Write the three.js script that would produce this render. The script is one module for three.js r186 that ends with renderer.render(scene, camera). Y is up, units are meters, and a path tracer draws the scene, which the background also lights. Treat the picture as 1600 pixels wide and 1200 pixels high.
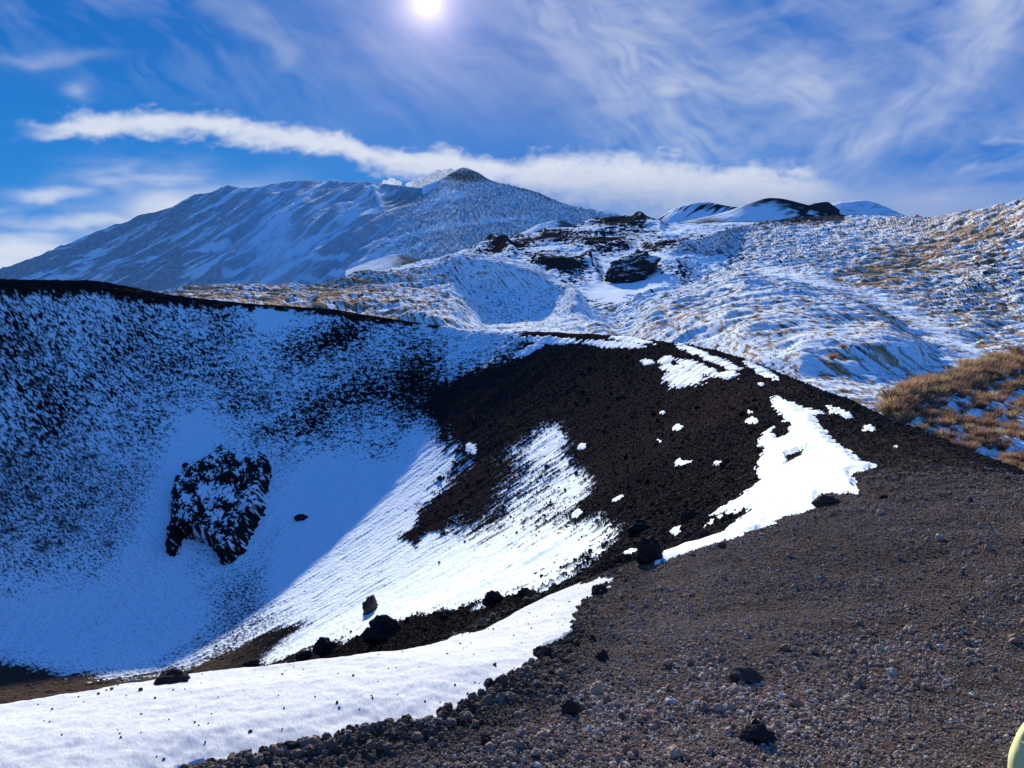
import * as THREE from 'three';
import { mergeGeometries, mergeVertices } from 'three/addons/utils/BufferGeometryUtils.js';

/* ------------------------------------------------------------------ camera, sun, exposure */
const scene = new THREE.Scene();
const EYE = new THREE.Vector3(0, 1.65, 0);
const F = 600 / Math.tan(THREE.MathUtils.degToRad(26.5));       // focal length in pixels of the 1600 x 1200 photograph
const PITCH = -Math.atan(60 / F);                                // the level line lies 60 px above the middle
const camera = new THREE.PerspectiveCamera(53, 4 / 3, 0.1, 60000);
camera.position.copy(EYE);
camera.rotation.set(PITCH, 0, 0);
scene.add(camera);
const cP = Math.cos(PITCH), sP = Math.sin(PITCH);
function ray(u, v) { const x = (u - 800) / F, y = (600 - v) / F; return [x, y * cP + sP, -cP + y * sP]; }
function at(u, v, d) { const r = ray(u, v), k = d / Math.hypot(r[0], r[2]); return [EYE.x + r[0] * k, EYE.y + r[1] * k, EYE.z + r[2] * k]; }
function pix(x, y, z) {                                          // where a point shows in the photograph
  x -= EYE.x; y -= EYE.y; z -= EYE.z;
  const yc = y * cP + z * sP, zc = -y * sP + z * cP;              // camera axes
  if (zc > -0.05) return [-9999, -9999];
  return [800 + F * x / -zc, 600 - F * yc / -zc];
}
const SUN_UV = [668, 0];
const EXPOSURE = 2.0;
const sunDir = new THREE.Vector3(...ray(...SUN_UV)).normalize();
const sun = new THREE.DirectionalLight(new THREE.Color().setRGB(1.0, 0.87, 0.70), 4.7);
sun.position.copy(sunDir).multiplyScalar(300);
sun.castShadow = true; sun.shadow.mapSize.set(4096, 4096);
Object.assign(sun.shadow.camera, { left: -200, right: 200, top: 200, bottom: -200, near: 1, far: 900 });
scene.add(sun, sun.target);

/* ------------------------------------------------------------------ noise */
function rng(seed) { let s = seed >>> 0; return () => { s = (s + 0x6D2B79F5) | 0; let t = Math.imul(s ^ (s >>> 15), 1 | s); t = (t + Math.imul(t ^ (t >>> 7), 61 | t)) ^ t; return ((t ^ (t >>> 14)) >>> 0) / 4294967296; }; }
const PERM = new Uint8Array(512); const GX = new Float32Array(256), GY = new Float32Array(256);
{ const r = rng(7); const p = [...Array(256).keys()]; for (let i = 255; i > 0; i--) { const j = Math.floor(r() * (i + 1)); [p[i], p[j]] = [p[j], p[i]]; } for (let i = 0; i < 512; i++) PERM[i] = p[i & 255]; for (let i = 0; i < 256; i++) { const a = r() * Math.PI * 2; GX[i] = Math.cos(a); GY[i] = Math.sin(a); } }
function perlin(x, y) {
  const xf = Math.floor(x), yf = Math.floor(y), X = xf & 255, Y = yf & 255; x -= xf; y -= yf;
  const A = PERM[X] + Y, B = PERM[X + 1] + Y;
  const u = x * x * x * (x * (x * 6 - 15) + 10), w = y * y * y * (y * (y * 6 - 15) + 10);
  const a = PERM[A], b = PERM[B], c = PERM[A + 1], d = PERM[B + 1];
  const n0 = GX[a] * x + GY[a] * y, n1 = GX[b] * (x - 1) + GY[b] * y, n2 = GX[c] * x + GY[c] * (y - 1), n3 = GX[d] * (x - 1) + GY[d] * (y - 1);
  const p = n0 + u * (n1 - n0), q = n2 + u * (n3 - n2);
  return (p + w * (q - p)) * 1.5;
}
function fbm(x, y, o = 4, g = 0.5) { let s = 0, a = 1, t = 0; for (let i = 0; i < o; i++) { s += a * perlin(x, y); t += a * a; a *= g; const nx = x * 1.62 - y * 1.18 + 17.3; y = x * 1.18 + y * 1.62 - 9.1; x = nx; } return s / Math.sqrt(t); }
function ridged(x, y, o = 4, g = 0.5) { let s = 0, a = 1, t = 0; for (let i = 0; i < o; i++) { s += a * (1 - 2 * Math.abs(perlin(x, y))); t += a; a *= g; const nx = x * 1.62 - y * 1.18 + 5.7; y = x * 1.18 + y * 1.62 + 3.9; x = nx; } return s / t; }
const cdf = (n) => 1 / (1 + Math.exp(-4.2 * n));                 // spreads noise evenly over 0..1
const clamp = (x, a = 0, b = 1) => Math.min(b, Math.max(a, x));
const ss = (a, b, x) => { const t = clamp((x - a) / (b - a)); return t * t * (3 - 2 * t); };
const mix = (a, b, t) => a + (b - a) * t;
function lerpTable(tab, x) { if (x <= tab[0][0]) return tab[0][1]; for (let i = 1; i < tab.length; i++) if (x <= tab[i][0]) return mix(tab[i - 1][1], tab[i][1], (x - tab[i - 1][0]) / (tab[i][0] - tab[i - 1][0])); return tab[tab.length - 1][1]; }
function pchip(xs, ys) {                                         // monotone cubic through points
  const n = xs.length, h = [], dl = [], m = new Array(n).fill(0);
  for (let i = 0; i < n - 1; i++) { h[i] = xs[i + 1] - xs[i]; dl[i] = (ys[i + 1] - ys[i]) / h[i]; }
  m[0] = dl[0]; m[n - 1] = dl[n - 2];
  for (let i = 1; i < n - 1; i++) if (dl[i - 1] * dl[i] > 0) { const a = 2 * h[i] + h[i - 1], b = h[i] + 2 * h[i - 1]; m[i] = (a + b) / (a / dl[i - 1] + b / dl[i]); }
  return (x) => {
    let i = 0; while (i < n - 2 && x > xs[i + 1]) i++;
    x = clamp(x, xs[0], xs[n - 1]); const t = (x - xs[i]) / h[i], t2 = t * t, t3 = t2 * t;
    return (2 * t3 - 3 * t2 + 1) * ys[i] + (t3 - 2 * t2 + t) * h[i] * m[i] + (-2 * t3 + 3 * t2) * ys[i + 1] + (t3 - t2) * h[i] * m[i + 1];
  };
}
function polyDist(P, x, y) {                                     // signed distance to a closed outline, positive inside
  let d = 1e9, inside = false;
  for (let i = 0, j = P.length - 1; i < P.length; j = i++) {
    const [xi, yi] = P[i], [xj, yj] = P[j];
    const ex = xj - xi, ey = yj - yi, wx = x - xi, wy = y - yi, t = clamp((wx * ex + wy * ey) / (ex * ex + ey * ey + 1e-9));
    d = Math.min(d, Math.hypot(wx - ex * t, wy - ey * t));
    if ((yi > y) !== (yj > y) && x < xi + (y - yi) * ex / ey) inside = !inside;
  }
  return inside ? d : -d;
}
function lineDist(P, x, y) {                                     // distance to a polyline and the place along it (0..1)
  let d = 1e9, s = 0;
  for (let i = 1; i < P.length; i++) {
    const [xi, yi] = P[i - 1], [xj, yj] = P[i], ex = xj - xi, ey = yj - yi, wx = x - xi, wy = y - yi, t = clamp((wx * ex + wy * ey) / (ex * ex + ey * ey + 1e-9));
    const q = Math.hypot(wx - ex * t, wy - ey * t); if (q < d) { d = q; s = (i - 1 + t) / (P.length - 1); }
  }
  return [d, s];
}

/* ------------------------------------------------------------------ sky: blue air with cirrus and a long cloud bank */
const lin = (c) => c.map((x) => { x /= 255; return (x <= 0.04045 ? x / 12.92 : ((x + 0.055) / 1.055) ** 2.4) / EXPOSURE; });
function cloudAt(u, v) {
  // warped coordinates so that edges fray
  const wx = u + 26 * fbm(u / 130, v / 60, 4), wy = v + 13 * fbm(u / 110 + 40, v / 55 + 9, 4);
  let d = 0;
  { // long bank from the left over the summit to the right
    const c = lerpTable([[-60, 214], [40, 207], [130, 195], [220, 190], [340, 197], [450, 211], [540, 228], [640, 246], [760, 262], [900, 274], [1050, 282], [1200, 292], [1330, 304], [1500, 318]], wx);
    const up = lerpTable([[0, 20], [130, 24], [300, 22], [560, 20], [800, 24], [950, 48], [1100, 48], [1250, 34], [1400, 12]], wx);
    const dn = lerpTable([[0, 14], [200, 26], [400, 30], [600, 36], [800, 60], [1000, 90], [1400, 70]], wx);
    const k = wy < c ? (c - wy) / up : (wy - c) / dn;
    const ends = ss(10, 130, u + 30 * fbm(u / 60, v / 20, 3)) * (1 - ss(1230, 1390, u));
    const rag = 0.7 * fbm(u / 46 + 0.4 * fbm(u / 30, v / 20, 2), v / 22 + 3, 5, 0.66) + 0.25 * fbm(u / 16, v / 11, 3);
    d = Math.max(d, ends * ss(1.15, 0.1, k - 0.42 * rag * (0.35 + k)) * (0.86 + 0.1 * rag) * (wy > c ? 1 - 0.35 * ss(0, 1, k) * ss(500, 900, u) : 1));
  }
  { // low wisps on the left, behind the long flank
    const n = fbm(u / 190, v / 34, 5, 0.55);
    const a = ss(430, 250, u) * ss(318, 420, v + 34 * n) * 0.95;
    const b = Math.exp(-(((wx - 290) / 120) ** 2) - ((wy - 330 + (wx - 290) * 0.12) / 36) ** 2) * 1.0;
    const c = Math.exp(-(((wx - 225) / 110) ** 2) - ((wy - 288) / 30) ** 2) * (0.42 + 0.4 * fbm(u / 90, v / 18, 4));
    const e = Math.exp(-(((wx - 85) / 60) ** 2) - ((wy - 300) / 12) ** 2) * (0.55 + 0.4 * n);
    const f = Math.exp(-(((wx - 150) / 150) ** 2) - ((wy - 344) / 11) ** 2) * 0.7;
    const g = Math.exp(-(((wx - 60) / 90) ** 2) - ((wy - 92) / 9) ** 2) * 0.25 + Math.exp(-(((wx - 118) / 18) ** 2) - ((wy - 143) / 14) ** 2) * 0.35;
    d = Math.max(d, a, clamp(b), clamp(c), clamp(e), f, g);
  }
  const bank = d, cir = (x) => x ** 1.35;
  // cirrus sheets of combed hair: direction bends from the upper left to a fan on the right
  const comb = (ang, lx, ly, o, off) => {
    const x = u + 30 * fbm(u / 170 + off, v / 120, 3), y = v + 22 * fbm(u / 150 + 5, v / 110 + off, 3); let t = 0;
    for (let k = -1; k <= 1; k++) { const A = ang + k * 0.17, c = Math.cos(A), s = Math.sin(A); t += fbm((x * c + y * s) / (lx * (1 + 0.3 * k)) + off + k * 7, (-x * s + y * c) / (ly * (1 - 0.3 * k)) + off * 2, o, 0.62); }
    return t * 0.55 + 0.45 * fbm(u / 120 + off * 3, v / 90, 3);
  };
  { // veil on the right, its outer arc climbing to the top right corner
    const arc = [[1620, -120], [1560, 0], [1520, 80], [1450, 160], [1370, 215], [1270, 250], [1130, 300]];
    const [q, s] = lineDist(arc, wx, wy);
    const w = mix(75, 40, s);
    const hair = 0.5 + 0.5 * comb(-0.95, 170, 34, 6, 3.1);
    d = Math.max(d, clamp(Math.exp(-((q / w) ** 2)) * (0.2 + 0.5 * hair) * (1 - 0.45 * s)));
    const [q2] = lineDist([[830, -60], [930, 60], [1010, 150], [1090, 230]], wx, wy);
    const hair2 = 0.5 + 0.55 * comb(0.75, 150, 30, 6, 9.4);
    d = Math.max(d, clamp(Math.exp(-((q2 / 95) ** 2)) * (0.12 + 0.45 * hair2)));
    const [q3] = lineDist([[900, -30], [1060, 110], [1250, 140]], wx, wy);
    d = Math.max(d, clamp(Math.exp(-((q3 / 70) ** 2)) * (0.16 + 0.38 * (0.5 + 0.6 * comb(0.28, 190, 26, 6, 1.7)))));
    d = Math.max(d, Math.exp(-(((wx - 1035) / 40) ** 2) - ((wy - 138) / 20) ** 2) * 0.6);
    d = Math.max(bank, cir(d));
    const veil = ss(800, 1000, u) * (0.05 + 0.16 * comb(-0.35, 280, 50, 6, 6.2)) * ss(-200, 60, v);
    d = 1 - (1 - d) * (1 - clamp(veil));
    const streaks = ss(0.2, 1.2, comb(-0.28, 420, 40, 5, 12.5)) * ss(1150, 1400, u) * ss(120, 240, v) * 0.5;
    d = 1 - (1 - d) * (1 - streaks);
    const horizon = ss(235, 330, v + 12 * fbm(u / 120, v / 40, 3)) * ss(950, 1120, u) * ss(1700, 1300, u) * 0.4 + ss(255, 330, v + 25 * fbm(u / 200, v / 30, 4)) * ss(1300, 1480, u) * 0.35;
    d = 1 - (1 - d) * (1 - clamp(horizon));
  }
  { // faint veil on the left top, running down to the right
    const n = comb(0.62, 300, 50, 5, 21);
    const veil = clamp(0.03 + 0.13 * n) * ss(760, 250, u) * ss(150, 20, v - u * 0.25 + 20 * n);
    const mid = clamp(0.10 + 0.10 * comb(0.5, 340, 60, 5, 33)) * ss(300, 620, u) * ss(280, 120, v);
    d = 1 - (1 - d) * (1 - veil) * (1 - mid);
    const [q] = lineDist([[330, -10], [400, 40], [450, 90]], wx, wy); d = 1 - (1 - d) * (1 - 0.16 * Math.exp(-((q / 22) ** 2)));
  }
  return clamp(d);
}
{
  const W = 4096, Hh = 2048, data = new Float32Array(W * Hh * 4);
  const zen = lin([10, 108, 206]), mid = lin([24, 108, 196]), low = lin([38, 134, 218]), hor = lin([110, 172, 226]), white = lin([232, 236, 244]), grey = lin([158, 172, 208]), lav = lin([96, 112, 190]);
  for (let j = 0; j < Hh; j++) {
    const el = ((j + 0.5) / Hh - 0.5) * Math.PI, se = Math.sin(el), ce = Math.cos(el), eld = el * 180 / Math.PI;
    for (let i = 0; i < W; i++) {
      const k = (j * W + i) * 4; data[k + 3] = 1;
      if (eld < -2) { data[k] = 0.03; data[k + 1] = 0.05; data[k + 2] = 0.10; continue; }
      const a = ((i + 0.5) / W - 0.5) * 2 * Math.PI, x = Math.cos(a) * ce, z = Math.sin(a) * ce;
      const c = [0, 0, 0];
      const t1 = ss(0, 9, eld), t2 = ss(7, 22, eld), t3 = ss(20, 70, eld);
      for (let q = 0; q < 3; q++) c[q] = mix(mix(mix(hor[q], low[q], t1), mid[q], t2), zen[q], t3);
      const front = z < 0 ? -z / Math.max(Math.hypot(x, z), 1e-6) : 0;         // cosine from the view's azimuth
      let d = 0, u = 0, v = 0;
      if (front > 0.62 && eld < 40) {
        [u, v] = pix(EYE.x + x * 100, EYE.y + se * 100, EYE.z + z * 100);
        const w = ss(0.62, 0.74, front) * ss(40, 31, eld);
        d = cloudAt(u, v) * w;
        const side = ss(900, 1500, u) * w, dk = ss(520, 900, u) * ss(1150, 800, u) * w * 0.5;
        for (let q = 0; q < 3; q++) c[q] = mix(mix(c[q], lin([54, 112, 200])[q], side * 0.6), lav[q], dk * 0.4);
        if (w < 1) d = Math.max(d, (1 - w) * 0.05);
      } else {
        const p = 1 / Math.max(se, 0.08);
        d = clamp(0.05 + 0.12 * fbm(x * p * 1.3, z * p * 3.1, 3)) * ss(-2, 4, eld);
      }
      const cosS = x * sunDir.x + se * sunDir.y + z * sunDir.z, ang = Math.acos(clamp(cosS, -1, 1)) * 180 / Math.PI;
      const under = ss(255, 330, v) * ss(560, 900, u) * 0.75;
      for (let q = 0; q < 3; q++) c[q] = mix(c[q], mix(white[q], grey[q], under), d);
      // the sun's bright patch in thin high cloud
      const glow = 0.85 * Math.exp(-ang / 1.1) + 0.12 * Math.exp(-ang / 4.5);
      c[0] += glow; c[1] += glow * 0.80; c[2] += glow * 0.76;
      data[k] = c[0]; data[k + 1] = c[1]; data[k + 2] = c[2];
    }
  }
  const sky = new THREE.DataTexture(data, W, Hh, THREE.RGBAFormat, THREE.FloatType);
  sky.mapping = THREE.EquirectangularReflectionMapping; sky.magFilter = THREE.LinearFilter; sky.minFilter = THREE.LinearFilter; sky.needsUpdate = true;
  scene.background = sky; scene.environment = sky;
}

/* ------------------------------------------------------------------ helpers for things */
const counts = {};
function numbered(n) { const k = (counts[n] = (counts[n] ?? -1) + 1); return k ? n + '_' + String(k).padStart(3, '0') : n; }
function shadows(m) { m.castShadow = true; m.receiveShadow = true; return m; }
function mesh(name, geo, mat, parent) { const m = shadows(new THREE.Mesh(geo, mat)); m.name = parent ? name : numbered(name); (parent || scene).add(m); return m; }
function tag(o, label, category, group, kind) { o.userData.label = label; if (category) o.userData.category = category; if (group) o.userData.group = group; if (kind) o.userData.kind = kind; return o; }
const dusty = (rough = 1, spec = 0.25) => new THREE.MeshPhysicalMaterial({ vertexColors: true, roughness: rough, specularIntensity: spec });
const M = { ground: dusty(1, 0), snow: dusty(0.9, 0.1), hill: dusty(1, 0), rock: dusty(1, 0.04) };
const SNOW = [0.71, 0.84, 0.92];
const mix3 = (a, b, t) => [mix(a[0], b[0], t), mix(a[1], b[1], t), mix(a[2], b[2], t)];

/* a sheet whose control lines are given as columns [u, [v, distance], [v, distance], ...] */
function loft(cols, nu, perPx, disp, color, minRows = 4) {
  const K = cols[0].length - 1, us = cols.map((c) => c[0]);
  const fv = [], fd = [];
  for (let k = 0; k < K; k++) { fv.push(pchip(us, cols.map((c) => c[k + 1][0]))); fd.push(pchip(us, cols.map((c) => Math.log(c[k + 1][1])))); }
  const ts = [0];
  for (let k = 1; k < K; k++) {
    const dv = Math.max(...cols.map((c) => c[k][0] - c[k + 1][0])), n = Math.max(minRows, Math.ceil(dv * perPx));
    for (let i = 1; i <= n; i++) ts.push(k - 1 + i / n);
  }
  const nv = ts.length, pos = new Float32Array(nu * nv * 3), col = new Float32Array(nu * nv * 3), uv = new Float32Array(nu * nv * 2), idx = new Uint32Array((nu - 1) * (nv - 1) * 6);
  const ks = [...Array(K).keys()];
  for (let i = 0; i < nu; i++) {
    const u = mix(us[0], us[us.length - 1], i / (nu - 1));
    const gv = pchip(ks, fv.map((f) => f(u))), gd = pchip(ks, fd.map((f) => f(u)));
    for (let j = 0; j < nv; j++) {
      const v = gv(ts[j]), p = at(u, v, Math.exp(gd(ts[j]))), q = i * nv + j;
      const [dy, ex] = disp(u, v, p, ts[j]);
      p[1] += dy; pos.set(p, q * 3); uv[q * 2] = u; uv[q * 2 + 1] = v;
      col[q * 3] = ex;
    }
  }
  let o = 0;
  for (let i = 0; i < nu - 1; i++) for (let j = 0; j < nv - 1; j++) { const a = i * nv + j, b = a + nv; idx[o++] = a; idx[o++] = b; idx[o++] = a + 1; idx[o++] = b; idx[o++] = b + 1; idx[o++] = a + 1; }
  const g = new THREE.BufferGeometry();
  g.setAttribute('position', new THREE.BufferAttribute(pos, 3)); g.setIndex(new THREE.BufferAttribute(idx, 1));
  g.computeVertexNormals();
  const nor = g.attributes.normal;
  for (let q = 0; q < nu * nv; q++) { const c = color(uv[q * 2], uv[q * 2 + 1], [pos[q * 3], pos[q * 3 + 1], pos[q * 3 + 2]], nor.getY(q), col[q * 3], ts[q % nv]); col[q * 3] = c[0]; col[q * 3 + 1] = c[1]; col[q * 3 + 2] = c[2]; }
  g.setAttribute('color', new THREE.BufferAttribute(col, 3));
  const vEnd = nv - minRows;                                     // up to the skyline of the sheet
  g.place = (u, v) => {                                          // the point of the sheet that shows at a pixel
    const i = Math.round((u - us[0]) / (us[us.length - 1] - us[0]) * (nu - 1)); if (i < 0 || i >= nu) return null;
    for (let j = vEnd - 1; j > 0; j--) if (uv[(i * nv + j) * 2 + 1] >= v) return j >= vEnd - 1 ? null : [pos[(i * nv + j) * 3], pos[(i * nv + j) * 3 + 1], pos[(i * nv + j) * 3 + 2]];
    return null;
  };
  return g;
}

/* ------------------------------------------------------------------ the crater: a bowl round C, its crest through points read from the picture */
const C = [-50, -65], FLOOR = -30.1, RF = 18;
const crest = [];                                                // [theta, R, height, bench width, wall exponent]
{
  const add = (x, y, z, bw, p) => crest.push([Math.atan2(z - C[1], x - C[0]), Math.hypot(x - C[0], z - C[1]), y, bw, p]);
  for (const [u, v, d, bw, p] of [[-150, 425, 150, 1, 1.4], [0, 436, 160, 1, 1.4], [150, 440, 168, 1, 1.4], [270, 462, 172, 1, 1.4], [400, 476, 172, 1, 1.4], [500, 482, 170, 1, 1.4], [600, 497, 165, 1, 1.4], [700, 511, 158, 1.2, 1.38],
    [800, 518, 148, 1.5, 1.33], [900, 522, 138, 1.8, 1.28], [1000, 530, 122, 2, 1.25], [1080, 541, 105, 2.2, 1.22], [1150, 560, 86, 2.4, 1.2], [1230, 597, 64, 2.8, 1.2], [1300, 632, 47, 3, 1.2], [1380, 668, 35, 3, 1.2],
    [1450, 697, 27.5, 3, 1.2], [1520, 730, 22, 3, 1.2], [1600, 775, 16.5, 3.2, 1.2]]) add(...at(u, v, d), bw, p);
  add(7.4, -0.9, -8, 6.5, 1.2); add(7.6, -0.5, -2, 10, 1.2); add(5.5, 0.1, 4, 13.4, 1.2); add(-2, -0.1, 12, 17.5, 1.2);
  add(-20, 0.2, 20, 18, 1.2); add(-50, 2, 23, 12, 1.2); add(-85, 5, 14, 4, 1.3); add(-115, 8, -10, 2, 1.4); add(-131, 12, -50, 1, 1.4); add(-124, 15, -92, 1, 1.4);
  crest.sort((a, b) => a[0] - b[0]);
}
const NL = 4096, LUT = [1, 2, 3, 4].map((k) => {
  const n = crest.length, xs = [], ys = [];
  for (let i = -3; i < n + 3; i++) { const c = crest[(i + n) % n]; xs.push(c[0] + (i < 0 ? -2 : i >= n ? 2 : 0) * Math.PI); ys.push(c[k]); }
  const f = pchip(xs, ys); return Float32Array.from({ length: NL + 1 }, (_, i) => f(-Math.PI + i / NL * 2 * Math.PI));
});
function look(L, th) { const x = (th + Math.PI) / (2 * Math.PI) * NL, i = Math.min(NL - 1, Math.max(0, Math.floor(x))); return mix(L[i], L[i + 1], x - i); }
function bowl(x, z) {                                            // the crater's bare shape
  const dx = x - C[0], dz = z - C[1], r = Math.hypot(dx, dz), th = Math.atan2(dz, dx);
  const R = look(LUT[0], th), hr = look(LUT[1], th), bw = look(LUT[2], th), p = look(LUT[3], th);
  const s = R - r, w = 1 + bw * 0.35;
  if (s < 0) return Math.max(hr - 0.56 * (Math.sqrt(s * s + w * w) - w), -60);
  const s2 = s - bw, k = 0.45 + bw * 0.05, soft = s2 > 12 * k ? s2 : k * Math.log(1 + Math.exp(s2 / k));
  const g = bw > 4 ? 0.085 : 0.1, top = hr - g * Math.min(s, bw), q = clamp(soft / (R - bw - RF));
  return top - (top - FLOOR) * (1 - (1 - q) ** p) + 0.36 * Math.exp(-(((x + 5.5) / 3) ** 2) - (((z + 6) / 4) ** 2));
}
function wallCoords(x, z) { const dx = x - C[0], dz = z - C[1]; return [Math.atan2(dz, dx) * 80, Math.hypot(dx, dz)]; }

/* outlines of snow read from the picture */
const TONGUE = [[-400, 1085], [0, 1080], [120, 1076], [250, 1066], [330, 1052], [420, 1034], [500, 1014], [560, 998], [640, 982], [740, 957], [830, 930], [900, 917], [958, 909], [935, 925], [905, 945], [900, 965], [893, 985], [880, 1005], [850, 1014], [830, 1025], [836, 1040], [810, 1060], [760, 1085], [718, 1107], [690, 1110], [684, 1124], [640, 1126], [612, 1130], [598, 1140], [545, 1142], [500, 1158], [455, 1163], [420, 1176], [380, 1184], [340, 1194], [270, 1200], [120, 1290], [-400, 1400]];
const PATCH = [[1212, 617], [1228, 626], [1248, 634], [1262, 640], [1300, 643], [1272, 648], [1276, 660], [1288, 672], [1296, 680], [1304, 692], [1318, 700], [1335, 716], [1360, 722], [1372, 731], [1350, 738], [1330, 745], [1336, 757], [1340, 778], [1300, 776], [1280, 776], [1272, 797], [1240, 802], [1212, 815], [1180, 834], [1130, 852], [1090, 862], [1050, 874], [1022, 882], [1040, 866], [1082, 852], [1120, 842], [1145, 822], [1165, 806], [1180, 792], [1150, 800], [1108, 812], [1112, 806], [1160, 776], [1190, 750], [1182, 735], [1186, 716], [1200, 704], [1180, 696], [1183, 690], [1206, 664], [1212, 668], [1205, 680], [1215, 684], [1232, 678], [1238, 660], [1218, 646], [1204, 630]];
const WALL_SNOW = [[790, 524], [770, 536], [715, 552], [650, 596], [640, 640], [660, 676], [690, 712], [700, 742], [716, 750], [768, 758], [806, 742], [826, 716], [842, 702], [860, 688], [854, 718], [872, 742], [900, 768], [872, 786], [850, 800], [812, 826], [792, 842], [800, 852], [846, 846], [900, 842], [940, 838], [908, 862], [880, 880], [838, 912], [760, 936], [640, 966], [560, 990], [415, 1035], [500, 962], [420, 985], [350, 1015], [290, 1040], [200, 1058], [100, 1052], [0, 1030], [-400, 1000], [-400, 380], [790, 380]];
const DARK_PATCHES = [[[655, 800], [690, 768], [735, 762], [730, 790], [700, 812], [692, 838], [680, 832], [662, 838], [648, 858], [640, 846], [622, 846], [626, 838], [648, 826]], [[1225, 712], [1245, 702], [1264, 700], [1260, 712], [1240, 722], [1226, 730], [1230, 720]]];
const SMALL = [[1070, 590, 30, 14, -0.1], [1050, 576, 16, 6, 0.1], [1090, 575, 34, 7, 0.3], [1082, 548, 24, 5, 0.35], [1128, 567, 22, 5, 0.4], [1136, 586, 16, 5, 0], [1110, 561, 18, 4, 0.3], [1190, 580, 30, 5, 0.5], [1140, 573, 15, 4, 0.3], [1313, 645, 20, 6, 0.35], [1358, 670, 10, 4, 0.2], [1190, 602, 4, 2, 0], [1175, 656, 8, 5, 0.1], [1172, 645, 4, 2, 0], [1058, 668, 7, 3, -0.4], [1068, 722, 11, 5, 0], [1120, 723, 5, 3, 0],
  [965, 786, 10, 4, -0.4], [736, 705, 7, 8, -0.8], [1057, 831, 8, 4, -0.4], [909, 701, 6, 4, -0.6], [1035, 645, 3, 2, 0], [870, 683, 8, 9, -0.9], [880, 726, 9, 4, -0.6], [985, 874, 11, 3, -0.4], [960, 540, 40, 5, 0.05], [985, 533, 30, 4, 0.1], [1040, 563, 10, 6, -0.3], [1012, 567, 9, 4, 0], [830, 546, 26, 6, -0.5], [860, 533, 50, 5, 0.05], [820, 842, 18, 5, -0.5], [900, 810, 8, 3, -0.5], [875, 800, 6, 3, -0.5], [852, 832, 12, 6, -0.7], [1108, 822, 6, 3, -0.4], [1030, 690, 3, 2, 0], [845, 706, 5, 7, -0.8], [955, 835, 4, 2, 0], [1290, 790, 3, 2, 0], [1400, 700, 3, 1.5, 0]];
const vRim = (u) => lerpTable([[-150, 425], [0, 436], [150, 440], [270, 462], [400, 476], [500, 482], [600, 497], [700, 511], [800, 518]], u);
const blob = (u, v, cu, cv, ru, rv, a = 0) => { const x = u - cu, y = v - cv, c = Math.cos(a), s = Math.sin(a); return Math.exp(-(((x * c + y * s) / ru) ** 2) - ((-x * s + y * c) / rv) ** 2); };
function wallDark(u, v) {                                        // how much of the far wall is bare rock and scrub
  let f = 0.06 + 0.03 * ss(760, 640, v) * ss(760, 640, u);
  f += 0.44 * blob(u, v, 70, 560, 300, 170) + 0.40 * blob(u, v, 60, 800, 190, 120) + 0.08 * blob(u, v, -60, 700, 160, 260);
  f += 0.5 * blob(u, v, 530, 525, 70, 28, -0.35) + 0.32 * blob(u, v, 590, 600, 120, 90, -0.6) + 0.25 * blob(u, v, 480, 630, 200, 50, -0.1) + 0.22 * blob(u, v, 370, 540, 110, 80);
  f += 0.35 * blob(u, v, 425, 850, 26, 70, 0.5) + 0.4 * blob(u, v, 375, 930, 60, 45, -0.5) + 0.42 * blob(u, v, 380, 985, 130, 28, -0.35) + 0.3 * blob(u, v, 530, 690, 130, 30, 0.3) + 0.25 * blob(u, v, 440, 720, 60, 60);
  f += 0.4 * blob(u, v, 665, 600, 50, 70) + 0.3 * blob(u, v, 740, 540, 60, 20) + 0.6 * blob(u, v, 655, 790, 40, 9, -0.45) + 0.15 * blob(u, v, 80, 1020, 130, 16);
  f -= 0.4 * blob(u, v, 420, 488, 30, 34, 0.2) + 0.35 * blob(u, v, 300, 690, 26, 70, 0.45) + 0.4 * blob(u, v, 250, 850, 40, 120, 0.35) + 0.5 * blob(u, v, 560, 790, 110, 80) + 0.4 * blob(u, v, 150, 980, 190, 55) + 0.3 * blob(u, v, 470, 900, 60, 100, -0.8) + 0.2 * blob(u, v, 400, 655, 50, 14, -0.2);
  const b = v - vRim(u), band = lerpTable([[0, 27], [150, 24], [300, 15], [420, 6], [480, 9], [560, 12], [640, 8], [700, 3], [800, 2]], u);
  f = Math.max(f, 1.05 * ss(band * 1.8, band * 0.4, b + 9 * fbm(u / 16, v / 9, 3)));
  return clamp(f, 0, 1.05);
}
const CINDER = [0.017, 0.015, 0.016], BROWN = [0.058, 0.048, 0.041], ROCKY = [0.012, 0.011, 0.013];
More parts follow.
